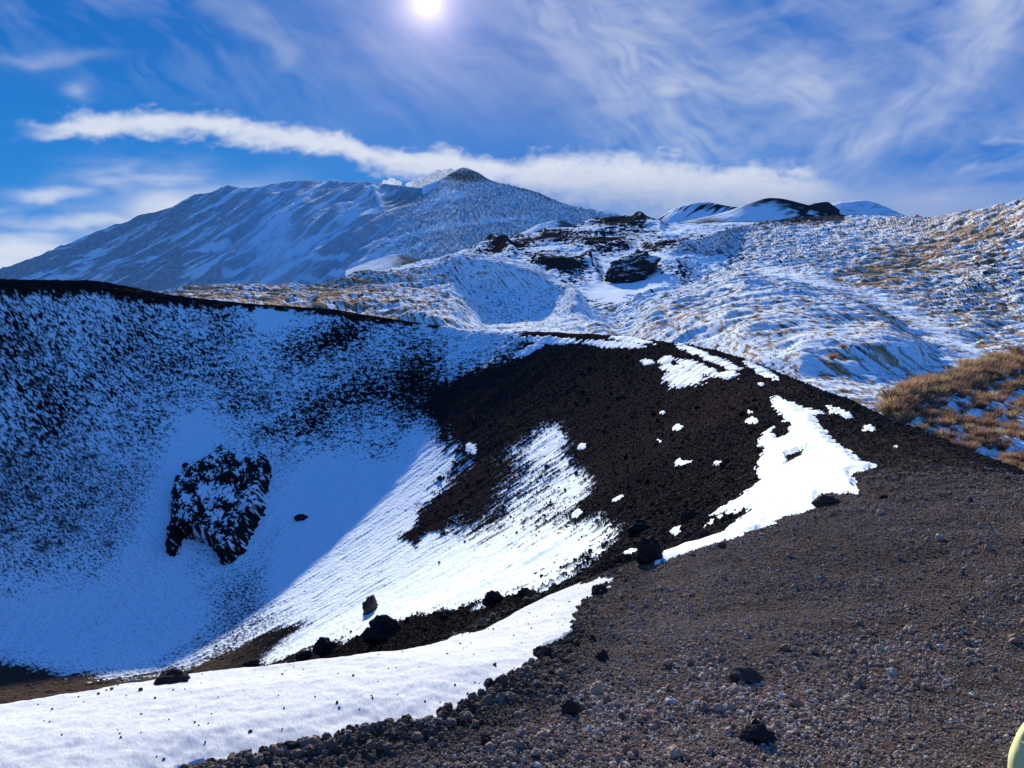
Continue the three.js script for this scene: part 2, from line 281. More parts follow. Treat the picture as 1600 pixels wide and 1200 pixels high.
function groundAt(x, z) {                                        // [height, class, colour] of the crater's surface; classes: 0 ground, 1 snow tongue, 2 rim snow, 3 small snow
  const h0 = bowl(x, z), d = Math.hypot(x, z), [u, v] = pix(x, h0, z), [wa, wr] = wallCoords(x, z);
  let h = h0, cls = 0, c;
  const dz = x - C[0], rr = Math.hypot(dz, z - C[1]), th = Math.atan2(z - C[1], dz), R = look(LUT[0], th), inside = rr < R;
  const n1 = fbm(x * 0.9, z * 0.9, 4), nf = fbm(x * 6, z * 6, 3);
  const near = ss(26, 9, d);
  // roughness of the bare ground, growing with the distance from the path
  h += near * (0.035 * n1 + 0.010 * nf) + (1 - near) * ((0.10 * ss(900, 700, v) + (u > 700 ? 0.12 : 0.03)) * fbm(wa * 0.16, wr * 0.07, 3) + 0.10 * fbm(wa * 0.8, wr * 0.35, 4) + (d > 14 ? 0.05 * nf : 0));
  if (d < 24) h += 0.09 * ridged(x * 0.33, z * 0.33, 2) * ss(3, 8, d);
  // bare ground colour
  const grain = 0.75 + 0.5 * cdf(fbm(x * 3.1, z * 3.1, 4));
  const bench = ss(3.2, 0.8, R - rr - look(LUT[2], th));
  const nearCol = ss(32, 9, d) * bench;
  const wallTone = mix3(CINDER, [0.032, 0.024, 0.022], ss(960, 1300, u) * cdf(n1));
  c = mix3(wallTone, BROWN, nearCol * ss(880, 1000, u + (v - 800) * 0.6 + 60 * n1));
  if (nearCol > 0) c = mix3(c, [0.048, 0.043, 0.039], nearCol * ss(1000, 700, u + 90 * n1) * ss(880, 960, v));
  c = mix3(c, [0.045, 0.041, 0.039], nearCol * 0.6 * ss(0.1, 0.6, fbm(x * 0.35 + 3, z * 0.35, 3)));
  if (h0 < -20) c = mix3(c, [0.075, 0.052, 0.036], ss(-20, -25, h0) * ss(430, 320, u));      // brown earth of the crater's bottom; cinder black on the right paints its shade
  c = [c[0] * grain, c[1] * grain, c[2] * grain];
  let snow = -1;
  if (inside && d > 26 && u < 1060 && u > -800) {
    const edge = polyDist(WALL_SNOW, u + 10 * fbm(wa * 0.22, wr * 0.1, 4, 0.6), v + 10 * fbm(wa * 0.22 + 9, wr * 0.12, 4, 0.6));
    const outside = ss(-46, 10, edge - 14 * fbm(wa * 0.3, wr * 0.06, 3));
    const lit = ss(600, 700, u) * ss(660, 700, v);
    let f = u < 700 ? wallDark(u, v) : 0.05 + 0.3 * blob(u, v, 760, 750, 60, 40, -0.4) * lit + 0.25 * ss(640, 560, v);
    if (lit > 0) f = Math.max(f * (1 - lit), lit * (0.05 + 0.8 * blob(u, v, 752, 742, 66, 38, -0.5) + 0.7 * blob(u, v, 722, 790, 52, 32, -0.6) + 0.3 * blob(u, v, 870, 745, 40, 30, -0.5) + 0.5 * blob(u, v, 755, 815, 45, 22, -0.4) + 0.35 * blob(u, v, 850, 812, 40, 18, -0.5) + 0.2 * blob(u, v, 800, 760, 60, 60)));
    if (edge < 8) f = Math.max(f, mix(0.15, 1.06, ss(8, -40, (edge + (u < 700 ? 0 : 10)) * (v > 940 ? 3 : 1))));
    for (const P of DARK_PATCHES) { const e = polyDist(P, u + 7 * fbm(wa * 0.6, wr * 0.4, 3), v + 7 * fbm(wa * 0.6 + 5, wr * 0.4, 3)); if (e > 0) f = 1.05; }
    const fine = ss(640, 800, v) * ss(600, 300, u);
    // scrub and stones: clumps of about a metre, finer low on the wall
    const coarse = 0.5 * fbm(wa * 0.75 + 0.4 * fbm(x, z, 2), wr * 1.05, 5, 0.84) + 0.55 * fbm(wa * 2.3 + 11, wr * 2.9, 3, 0.9) + 0.2 * fbm(wa * 0.1, wr * 0.07, 2);
    const spk = fbm(wa * 2.7 + 5, wr * 3.4, 2, 0.9) + 0.18 * fbm(wa * 0.1, wr * 0.05, 2);
    const n = cdf(mix(mix(coarse, spk, fine), 0.5 * coarse + 0.75 * fbm(wa * 1.1, wr * 0.22, 4, 0.65), lit));
    snow = n - f;                                                // above zero: snow lies
    if (v < vRim(u) - 4) snow = -1;
    const bw2 = 0.10 + 0.2 * fine, bare = ss(bw2, -bw2, snow);
    c = mix3(SNOW, mix3(ROCKY, c, ss(560, 760, u)), bare);
    if (h0 < -22 && snow < 0) c = mix3(c, [0.06 * grain, 0.045 * grain, 0.034 * grain], ss(-22, -26, h0) * ss(430, 320, u));
    const ridge = lit * (0.035 * fbm(wa * 1.3 + fbm(wa * 0.2, wr * 0.2, 2), wr * 0.14, 4));
    h += ss(1060, 960, u) * (snow > 0 ? 0.10 + ridge : 0.04 + 0.22 * lit * ss(0, -0.25, snow) + 0.15 * (1 - lit) * ss(0, -0.2, snow));
  }
  if (snow < 0 && d < 30) {
    const e = polyDist(TONGUE, u + 9 * fbm(x * 1.6, z * 1.6, 4, 0.6), v + 9 * fbm(x * 1.6 + 7, z * 1.6, 4, 0.6));
    if (e > 0 && d < 17 && !(v < 1000 && d > 13)) { cls = 1; h += 0.012 + 0.05 * ss(0, 40, e) + 0.008 * fbm(x * 1.3, z * 1.3, 3) - near * 0.035 * n1; }
  }
  if (snow < 0 && cls === 0 && u > 980 && u < 1420 && v > 600 && v < 900 && d < 90) {
    const sx = 7 * fbm(wa * 0.9, wr * 0.45, 4, 0.6), sy = 6 * fbm(wa * 0.9 + 3, wr * 0.5, 4, 0.6);
    let e = polyDist(PATCH, u + sx, v + sy);
    const hole = polyDist(DARK_PATCHES[1], u + sx, v + sy); if (hole > 0) e = -hole;
    e -= 5 * ss(0.62, 0.9, cdf(fbm(wa * 1.6, wr * 0.5, 3))) * ss(1240, 1150, u);
    if (e > 0) { cls = 2; h = h0 + 0.55 * (h - h0) + 0.04 + 0.13 * ss(0, 14, e); }
  }
  if (snow < 0 && cls === 0 && d > 10 && u > 700 && u < 1450 && v > 500 && v < 900) for (const [cu, cv, ru, rv, a] of SMALL) {
    if (Math.abs(u - cu) > ru * 1.8 + 8 || Math.abs(v - cv) > ru * 1.8 + 8) continue;
    const x1 = u - cu, y1 = v - cv, cc = Math.cos(a), s1 = Math.sin(a), q = Math.hypot((x1 * cc + y1 * s1) / ru, (-x1 * s1 + y1 * cc) / rv);
    if (q + 0.55 * fbm(wa * 1.1 + cu, wr * 0.6, 3, 0.65) < 1) { cls = 3; h += 0.08; break; }
  }
  if (cls) c = SNOW;
  return [h, cls, c];
}
let craterMesh;
{
  const az = [], rad = [];
  const lim = 38.5;
  for (let i = 0; i <= 40; i++) az.push(-180 + i / 40 * (180 - lim));
  const NA = 900; for (let i = 1; i <= NA; i++) az.push(-lim + i / NA * 2 * lim);
  for (let i = 1; i < 40; i++) az.push(lim + i / 40 * (180 - lim));
  const seg = (a, b, n) => { for (let i = 0; i < n; i++) rad.push(a * (b / a) ** (i / n)); };
  seg(0.25, 2.4, 12); seg(2.4, 10, 300); seg(10, 26, 130); seg(26, 70, 130); seg(70, 100, 150); seg(100, 140, 170); seg(140, 176, 130); seg(176, 250, 14); rad.push(250);
  const na = az.length, nr = rad.length, N = na * nr, pos = new Float32Array(N * 3), col = new Float32Array(N * 3), cls = new Uint8Array(N);
  for (let i = 0; i < na; i++) {
    const a = az[i] * Math.PI / 180, sx = Math.sin(a), cz = -Math.cos(a);
    for (let j = 0; j < nr; j++) {
      const q = i * nr + j, x = sx * rad[j], z = cz * rad[j], [h, k, c] = groundAt(x, z);
      pos[q * 3] = x; pos[q * 3 + 1] = h; pos[q * 3 + 2] = z; col.set(c, q * 3); cls[q] = k;
    }
  }
  const full = new THREE.BufferGeometry(), all = [], groups = [[], [], [], []];
  for (let i = 0; i < na; i++) { const i2 = (i + 1) % na; for (let j = 0; j < nr - 1; j++) {
    const a = i * nr + j, b = i2 * nr + j;
    for (const t of [[a, b, a + 1], [b, b + 1, a + 1]]) { all.push(...t); const k = Math.max(cls[t[0]], cls[t[1]], cls[t[2]]); groups[k].push(...t); }
  } }
  full.setAttribute('position', new THREE.BufferAttribute(pos, 3)); full.setIndex(new THREE.BufferAttribute(new Uint32Array(all), 1)); full.computeVertexNormals();
  const nor = full.attributes.normal.array;
  const sr = rng(5), SPK = Float32Array.from({ length: 4096 }, () => sr() * 2 - 1);
  const cut = (tris, white) => {
    const map = new Int32Array(N).fill(-1), P = [], Nn = [], Cc = [], I = new Uint32Array(tris.length); let n = 0;
    for (let t = 0; t < tris.length; t++) { const q = tris[t]; if (map[q] < 0) { map[q] = n++; P.push(pos[q * 3], pos[q * 3 + 1], pos[q * 3 + 2]); Nn.push(nor[q * 3], nor[q * 3 + 1], nor[q * 3 + 2]); const w = Array.isArray(white) ? white.map((x) => x * (1 + 0.16 * SPK[q & 4095])) : white ? SNOW : [col[q * 3], col[q * 3 + 1], col[q * 3 + 2]]; Cc.push(...w); } I[t] = map[q]; }
    const g = new THREE.BufferGeometry();
    g.setAttribute('position', new THREE.Float32BufferAttribute(P, 3)); g.setAttribute('normal', new THREE.Float32BufferAttribute(Nn, 3)); g.setAttribute('color', new THREE.Float32BufferAttribute(Cc, 3)); g.setIndex(new THREE.BufferAttribute(I, 1)); return g;
  };
  craterMesh = mesh('crater_terrain', cut(groups[0], false), M.ground);
  tag(craterMesh, 'volcanic crater bowl with dark cinder rim, its far wall blue with shaded snow', null, null, 'structure');
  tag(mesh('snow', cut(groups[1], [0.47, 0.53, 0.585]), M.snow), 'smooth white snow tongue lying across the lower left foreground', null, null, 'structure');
  tag(mesh('snow', cut(groups[2], true), M.snow), 'jagged bright snow patch on the inner edge of the dark rim, right of centre', null, null, 'structure');
  tag(mesh('snow', cut(groups[3], true), M.snow), 'scattered small snow scraps on the dark cinder wall and rim', null, null, 'stuff');
}
const hAt = (x, z) => groundAt(x, z)[0];

/* ------------------------------------------------------------------ ground out to the horizon */
{
  const g = new THREE.CircleGeometry(30000, 96); g.rotateX(-Math.PI / 2);
  const c = new Float32Array(g.attributes.position.count * 3).fill(0.25); g.setAttribute('color', new THREE.BufferAttribute(c, 3));
  const m = mesh('ground', g, M.hill); m.position.y = -70; tag(m, 'low snowy land around the volcano', null, null, 'structure');
}

//PART2
/* ------------------------------------------------------------------ hills behind the crater */
const TAN = [0.42, 0.32, 0.20], RUST = [0.22, 0.125, 0.075], LAVA = [0.018, 0.017, 0.020], BUSH = [0.075, 0.045, 0.030];
// snow with clumps of dry grass and scrub poking out; amounts from 0 to 1
function tussock(p, s, tan, dark, up = 1) {
  const a = cdf(fbm(p[0] / (2.2 * s) + p[1] / (3.1 * s), p[2] / (2.2 * s) + p[1] / (1.3 * s), 4, 0.7)), b = cdf(fbm(p[0] / (13 * s) + 5, p[2] / (13 * s), 3)), c = cdf(fbm(p[0] / (1.0 * s) + 31 + p[1] / (1.4 * s), p[2] / (1.0 * s) + p[1] / (0.7 * s), 2, 0.8));
  let k = SNOW;
  k = mix3(k, mix3(TAN, RUST, ss(0.5, 0.8, c)), ss(1 - tan * (0.35 + 0.9 * b) - 0.06, 1 - tan * (0.35 + 0.9 * b) + 0.06, a));
  const q = 1 - dark * (0.4 + 0.9 * (1 - b));
  k = mix3(k, mix3(BUSH, LAVA, a), ss(q - 0.03, q + 0.05, c));
  return k;
}
let hillside, grassHill;
// the broad slope on the right
{
  const cols = [
    [850, [660, 190], [620, 220], [600, 300], [580, 420], [565, 540], [560, 560], [555, 580], [580, 750]],
    [925, [600, 175], [540, 208], [500, 310], [472, 436], [456, 555], [449, 576], [444, 598], [480, 750]],
    [1000, [600, 170], [535, 206], [490, 310], [462, 436], [448, 560], [440, 580], [435, 600], [470, 750]],
    [1060, [600, 150], [540, 185], [490, 280], [455, 430], [438, 560], [412, 590], [385, 625], [440, 800]],
    [1110, [610, 140], [550, 165], [490, 250], [447, 420], [425, 560], [395, 600], [368, 640], [400, 900]],
    [1170, [630, 120], [570, 140], [500, 207], [443, 347], [405, 540], [375, 710], [352, 909], [380, 1051]],
    [1250, [660, 105], [600, 122], [520, 181], [440, 331], [398, 521], [368, 710], [341, 980], [365, 1136]],
    [1350, [710, 92], [640, 108], [540, 168], [450, 315], [400, 484], [368, 682], [338, 980], [362, 1136]],
    [1440, [760, 84], [680, 100], [570, 150], [470, 278], [408, 439], [372, 619], [340, 838], [365, 994]],
    [1520, [810, 80], [720, 96], [600, 140], [480, 259], [408, 405], [368, 559], [330, 724], [360, 880]],
    [1600, [860, 78], [760, 92], [640, 128], [490, 244], [404, 388], [358, 521], [313, 667], [345, 824]],
    [1720, [930, 76], [820, 88], [690, 118], [500, 230], [390, 371], [330, 502], [280, 619], [310, 767]],
    [1900, [1000, 74], [900, 84], [740, 110], [510, 221], [370, 355], [290, 484], [230, 579], [260, 738]]];
  const SPUR = [[1120, 420], [1240, 440], [1330, 462], [1400, 502], [1456, 548], [1440, 574], [1380, 588], [1250, 580], [1120, 550], [1000, 530], [990, 470]];
  const g = loft(cols, 800, 1.05, (u, v, p) => {
    const dd = Math.hypot(p[0], p[2]);
    let h = 1.3 * fbm(p[0] / 20, p[2] / 16, 3) + 0.5 * fbm(p[0] / 6.5, p[2] / 4.2, 3) * (0.4 + 1.2 * cdf(fbm(p[0] / 40, p[2] / 40, 2))) + 0.26 * ridged(p[0] / 2.8, p[2] / 1.8, 3);
    h *= mix(0.5, 1.5, ss(90, 330, dd));
    const far = ss(330, 480, dd); h += far * (1.6 * fbm(p[0] / 11, p[2] / 7, 3));
    // the trail runs smooth down the valley
    const [tq] = lineDist([[1200, 425], [1290, 445], [1380, 470], [1440, 500], [1500, 540], [1560, 580]], u, v); h *= 1 - 0.6 * Math.exp(-((tq / 14) ** 2));
    // a rounded hump left of the valley, its near side in its own shade
    h += 3.4 * ss(-8, 34, polyDist(SPUR, u, v) + 9 * fbm(p[0] / 14, p[2] / 14, 3));
    const [gq] = lineDist([[1000, 395], [960, 430], [945, 470], [985, 520]], u, v); h -= 3 * Math.exp(-((gq / 20) ** 2));
    return [h, 0];
  }, (u, v, p) => {
    const warm = 0.24 + 0.30 * ss(1180, 1380, u) * ss(560, 480, v) + 0.42 * blob(u, v, 1440, 400, 160, 30, -0.35) + 0.35 * blob(u, v, 1360, 432, 60, 8, -0.2) + 0.3 * blob(u, v, 1590, 335, 110, 25, -0.4) + 0.1 * ss(470, 540, v) + 0.25 * blob(u, v, 1050, 510, 60, 20, -0.2) + 0.25 * blob(u, v, 1560, 540, 70, 30, -0.4);
    const dark = 0.12 + 0.32 * blob(u, v, 1530, 450, 110, 45, -0.3) + 0.22 * ss(470, 400, v) * ss(1340, 1200, u) + 0.12 * blob(u, v, 1080, 430, 90, 40, -0.6) + 0.55 * blob(u, v, 1250, 343, 70, 9, -0.15) + 0.3 * blob(u, v, 1430, 345, 60, 8, -0.1);
    const [tq] = lineDist([[1200, 425], [1290, 445], [1380, 470], [1440, 500], [1500, 540], [1560, 580]], u, v), tr = 1 - 0.75 * Math.exp(-((tq / 12) ** 2));
    let c = tussock(p, Math.hypot(p[0], p[2]) > 330 ? 1.6 : 1, clamp(warm) * tr, clamp(dark) * tr);
    if (v < 352 && u > 1175 && u < 1320 && v > 330 - 0) c = mix3(c, LAVA, 0.92 * ss(-7, 3, 349 - Math.abs(u - 1250) * 0.06 - v + 5 * fbm(p[0] / 25, p[2] / 25, 3)));
    return c;
  });
  hillside = g; tag(mesh('hillside', g, M.hill), 'broad snowy hillside with tan grass rising to the right edge', null, null, 'structure');
}
// low grassy hill left of centre, behind the crater's rim
{
  const cols = [
    [120, [560, 240], [500, 260], [480, 300], [470, 330], [468, 345], [500, 400]],
    [265, [560, 230], [490, 250], [468, 300], [460, 335], [456, 350], [490, 410]],
    [340, [560, 225], [490, 245], [465, 300], [450, 345], [445, 365], [480, 430]],
    [440, [560, 220], [498, 240], [470, 300], [453, 350], [446, 375], [480, 440]],
    [510, [570, 215], [500, 238], [475, 300], [455, 360], [445, 390], [480, 450]],
    [565, [570, 212], [505, 235], [475, 300], [445, 375], [422, 415], [460, 480]],
    [640, [570, 210], [512, 232], [480, 300], [445, 375], [421, 420], [460, 480]],
    [700, [580, 205], [520, 228], [482, 300], [445, 370], [411, 425], [450, 490]],
    [765, [580, 205], [525, 260], [500, 335], [458, 380], [405, 425], [440, 640]],
    [825, [585, 200], [525, 255], [500, 335], [462, 372], [412, 415], [450, 620]],
    [870, [590, 200], [530, 250], [503, 310], [474, 360], [440, 400], [470, 600]],
    [905, [590, 196], [532, 240], [508, 290], [484, 330], [462, 365], [490, 520]],
    [965, [620, 190], [585, 225], [565, 260], [555, 290], [548, 330], [570, 480]]];
  const g = loft(cols, 560, 1.3, (u, v, p) => {
    let h = 1.4 * fbm(p[0] / 16, p[2] / 16, 3) + 0.42 * fbm(p[0] / 4.5, p[2] / 4, 3) + 0.25 * ridged(p[0] / 2, p[2] / 2, 2);
    h *= 1 - 0.6 * blob(u, v, 820, 455, 80, 40, 0.4);
    const [q] = lineDist([[500, 480], [560, 478], [620, 490], [660, 512], [690, 530]], u, v); h += 4.5 * Math.exp(-((q / 13) ** 2));
    const [q2] = lineDist([[690, 408], [780, 425], [850, 455], [895, 470]], u, v); h += 4 * Math.exp(-((q2 / 18) ** 2));
    return [h, 0];
  }, (u, v, p) => tussock(p, 1.1, clamp(0.62 * ss(760, 520, u) + 0.25 + 0.3 * blob(u, v, 620, 475, 60, 8, 0.1)) * (1 - 0.8 * blob(u, v, 810, 470, 90, 45, 0.4)), 0.16 + 0.25 * blob(u, v, 540, 440, 60, 18, -0.4)));
  grassHill = g; tag(mesh('hill', g, M.hill), 'low rounded hill of tan grass and thin snow behind the crater rim', null, null, 'structure');
}
// broken lava ground and small cones in the middle distance
{
  const cols = [
    [560, [480, 430], [452, 520], [440, 640], [436, 760], [433, 900], [430, 1050], [450, 1300]],
    [680, [470, 420], [440, 520], [424, 640], [417, 760], [412, 900], [409, 1050], [430, 1300]],
    [760, [470, 410], [430, 520], [410, 640], [402, 780], [391, 940], [385, 1100], [410, 1350]],
    [830, [480, 400], [432, 500], [408, 620], [392, 780], [374, 940], [366, 1150], [390, 1400]],
    [880, [490, 390], [450, 460], [412, 560], [392, 760], [374, 940], [362, 1200], [385, 1450]],
    [930, [510, 360], [465, 430], [425, 560], [393, 760], [372, 950], [352, 1200], [375, 1450]],
    [985, [520, 330], [470, 410], [430, 550], [394, 760], [370, 950], [346, 1200], [370, 1450]],
    [1040, [500, 360], [450, 440], [415, 560], [384, 760], [366, 960], [352, 1200], [375, 1450]],
    [1100, [470, 420], [430, 520], [400, 620], [372, 800], [360, 980], [352, 1250], [375, 1500]],
    [1180, [450, 500], [410, 600], [385, 720], [365, 860], [356, 1020], [350, 1280], [375, 1500]]];
  const bumps = [[905, 346, 1000, 342, 13], [1000, 342, 1030, 352, 10], [770, 378, 800, 395, 12], [745, 398, 770, 376, 9], [855, 362, 935, 366, 8], [700, 392, 790, 386, 6], [900, 384, 1010, 380, 9], [840, 410, 920, 412, 10], [920, 412, 935, 430, 8]];
  const g = loft(cols, 560, 2.4, (u, v, p) => {
    let h = 4 * fbm(p[0] / 70, p[2] / 90, 4) + 3 * ridged(p[0] / 34, p[2] / 40, 4, 0.6) + 1.3 * ridged(p[0] / 9, p[2] / 12, 3, 0.6);
    h *= 0.85 * ss(470, 420, v) + 0.1;
    for (const [a, b, c, d, k] of bumps) { const [q] = lineDist([[a, b], [c, d]], u, v - 4); h += 0.6 * k * Math.exp(-((q / 8) ** 2)); }
    const [gq] = lineDist([[1000, 395], [955, 425], [940, 460], [985, 525]], u, v); h *= 1 - 0.9 * Math.exp(-((gq / 18) ** 2));
    return [h, 0];
  }, (u, v, p, ny) => {
    const n = cdf(fbm(p[0] / 60, p[2] / 60 + p[1] / 20, 4)), f = cdf(fbm(p[0] / 6, p[2] / 6 + p[1] / 4, 3, 0.7));
    let k = 0.10 + 0.72 * blob(u, v, 950, 380, 100, 12, 0) + 0.62 * blob(u, v, 780, 390, 60, 14, 0.1) + 0.7 * blob(u, v, 960, 348, 80, 10) + 0.5 * blob(u, v, 860, 372, 60, 8) + 0.45 * blob(u, v, 870, 416, 40, 8) + 0.35 * blob(u, v, 960, 488, 60, 14, 0.3) + 0.4 * ss(0.97, 0.86, ny);
    k *= 1 - blob(u, v, 845, 392, 50, 7, -0.2) * 0.9; k *= 1 - 0.8 * blob(u, v, 880, 352, 40, 8, -0.1);
    return mix3(SNOW, mix3(LAVA, [0.024, 0.022, 0.025], f), ss(-0.07, 0.07, 0.9 * k - 0.5 * n - 0.5 * f));
  });
  tag(mesh('lava_field', g, M.hill), 'broken dark lava ground streaked with snow in the middle distance', null, null, 'structure');
}
// smooth cones: a rounded hump with its own control lines
function cone(cols, label, rough, color, per = 2.2, nu = 240) {
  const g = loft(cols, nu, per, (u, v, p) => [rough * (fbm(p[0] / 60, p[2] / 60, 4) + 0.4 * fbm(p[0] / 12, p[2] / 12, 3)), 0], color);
  tag(mesh('cinder_cone', g, M.hill), label, null, null, 'structure');
}
const streak = (u, v, a, lx, ly, o = 3) => { const c = Math.cos(a), s = Math.sin(a); return fbm((u * c + v * s) / lx, (-u * s + v * c) / ly, o, 0.6); };
cone([[960, [372, 1500], [360, 1560], [356, 1600], [354, 1640], [375, 1760]], [1020, [372, 1480], [356, 1540], [347, 1590], [344, 1640], [368, 1760]], [1060, [370, 1470], [350, 1530], [330, 1590], [323, 1640], [350, 1760]], [1098, [368, 1470], [346, 1530], [324, 1590], [315, 1640], [345, 1760]], [1140, [366, 1480], [348, 1530], [330, 1590], [322, 1640], [345, 1760]], [1200, [362, 1500], [350, 1550], [338, 1600], [332, 1640], [350, 1760]], [1260, [362, 1520], [354, 1560], [346, 1600], [342, 1640], [360, 1760]]],
  'white snow covered cinder cone with dark streaks, leftmost on the ridge', 1.6,
  (u, v, p) => mix3(SNOW, LAVA, ss(-0.05, 0.12, streak(u, v, -0.62, 60, 5) * 0.6 - 0.32 + 0.55 * blob(u, v, 1100, 324, 44, 8, -0.1) + 0.4 * ss(1105, 1150, u))));
cone([[1040, [385, 1220], [362, 1242], [356, 1250], [354, 1290], [353, 1330], [372, 1450]], [1090, [385, 1170], [362, 1212], [352, 1235], [346, 1275], [341, 1320], [365, 1430]], [1130, [385, 1150], [360, 1202], [346, 1235], [338, 1270], [332, 1310], [360, 1430]], [1170, [385, 1140], [358, 1197], [340, 1235], [328, 1265], [318, 1300], [350, 1430]], [1207, [385, 1140], [356, 1197], [336, 1230], [320, 1262], [309, 1290], [345, 1420]], [1245, [385, 1140], [354, 1192], [338, 1225], [326, 1255], [316, 1285], [348, 1420]], [1290, [385, 1150], [354, 1192], [344, 1215], [336, 1245], [329, 1275], [352, 1400]], [1340, [385, 1160], [356, 1192], [350, 1210], [345, 1240], [341, 1265], [360, 1390]]],
  'broad cinder cone with a dark top and a blue shaded snow bowl, middle of the ridge', 0.9,
  (u, v, p) => {
    const top = lerpTable([[1040, 353], [1090, 341], [1130, 332], [1170, 318], [1207, 309], [1245, 316], [1290, 329], [1340, 341]], u), n = fbm(u / 16, v / 5, 4);
    const dark = Math.max(ss(9, 3, v - top + 3 * n) * ss(1130, 1200, u), ss(1195, 1240, u + 14 * n - (v - 320) * 1.2) * ss(-0.25, 0.25, n + 0.25), ss(344, 350, v + 2 * n) * 0.96, 0.9 * blob(u, v, 1108, 347, 26, 7));
    return mix3(SNOW, LAVA, clamp(dark));
  });
cone([[1240, [375, 1900], [352, 1960], [343, 2000], [340, 2040], [360, 2200]], [1285, [375, 1880], [344, 1950], [328, 2010], [322, 2060], [350, 2200]], [1320, [375, 1870], [342, 1950], [322, 2010], [315, 2065], [345, 2200]], [1350, [375, 1870], [342, 1950], [321, 2010], [313, 2065], [345, 2200]], [1380, [375, 1880], [345, 1950], [328, 2010], [322, 2060], [350, 2200]], [1424, [375, 1900], [352, 1960], [343, 2010], [340, 2050], [360, 2200]], [1480, [380, 1900], [362, 1960], [356, 2010], [354, 2050], [372, 2200]]],
  'smooth rounded snowy cone with a blue shaded side, rightmost on the ridge', 1.5,
  (u, v, p) => mix3(SNOW, LAVA, 0.5 * ss(0.1, 0.5, fbm(u / 30, v / 6, 4) - 0.25 + 0.7 * ss(1330, 1390, u + (318 - v) * 2) * ss(332, 318, v + (1350 - u) * 0.1))));  // right side darkened in colour for its blue shade
cone([[1255, [345, 1700], [332, 1740], [327, 1770], [340, 1850]], [1275, [345, 1690], [325, 1740], [318, 1770], [335, 1850]], [1288, [345, 1690], [324, 1740], [315, 1770], [335, 1850]], [1312, [345, 1700], [334, 1740], [328, 1770], [340, 1850]]],
  'small jagged dark peak between two cones on the ridge', 5, () => LAVA, 2.2, 60);
cone([[810, [385, 1250], [372, 1300], [367, 1340], [366, 1370], [380, 1450]], [845, [385, 1240], [366, 1290], [354, 1340], [350, 1370], [370, 1450]], [872, [385, 1230], [362, 1290], [349, 1340], [344, 1370], [368, 1450]], [900, [385, 1240], [366, 1290], [356, 1340], [352, 1370], [370, 1450]], [950, [385, 1250], [374, 1300], [369, 1340], [367, 1370], [382, 1450]]],
  'small pointed cone, white on the left and dark on the right, below the volcano', 1.5, (u, v, p) => mix3(SNOW, LAVA, 0.9 * ss(862, 880, u + 6 * fbm(u / 9, v / 5, 3)) * ss(950, 925, u)), 2.4, 140);  // lit left and unlit right are put into the colour
cone([[540, [440, 1300], [428, 1400], [424, 1470], [423, 1520], [435, 1650]], [590, [440, 1280], [420, 1380], [409, 1470], [405, 1520], [425, 1650]], [622, [440, 1270], [416, 1370], [402, 1470], [397, 1520], [420, 1650]], [645, [440, 1280], [418, 1380], [407, 1470], [403, 1520], [424, 1650]], [690, [440, 1300], [424, 1400], [418, 1470], [416, 1520], [430, 1650]]],
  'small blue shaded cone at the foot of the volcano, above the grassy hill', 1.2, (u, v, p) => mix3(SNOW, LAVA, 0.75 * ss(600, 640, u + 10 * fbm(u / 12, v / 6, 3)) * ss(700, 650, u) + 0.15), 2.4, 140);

cone([[660, [304, 5200], [295, 5380], [291, 5480], [290, 5540], [300, 5700]], [684, [298, 5330], [289, 5440], [284, 5500], [282, 5550], [296, 5700]], [704, [294, 5400], [284, 5470], [276, 5520], [271, 5560], [290, 5700]], [724, [292, 5430], [281, 5490], [270, 5540], [262, 5575], [285, 5720]], [744, [294, 5420], [283, 5480], [274, 5525], [268, 5560], [290, 5700]], [766, [298, 5360], [289, 5450], [284, 5505], [281, 5545], [298, 5700]], [792, [304, 5260], [295, 5400], [291, 5480], [289, 5540], [302, 5700]]],
  'small dark pointed summit cone on top of the volcano', 1.5, (u, v, p) => mix3(LAVA, SNOW, clamp(0.34 + 0.6 * ss(706, 690, u + (v - 280) * 0.8 + 6 * fbm(u / 9, v / 5, 3)) + 0.5 * ss(290, 296, v + 3 * fbm(u / 6, v / 4, 3)))), 3, 160);
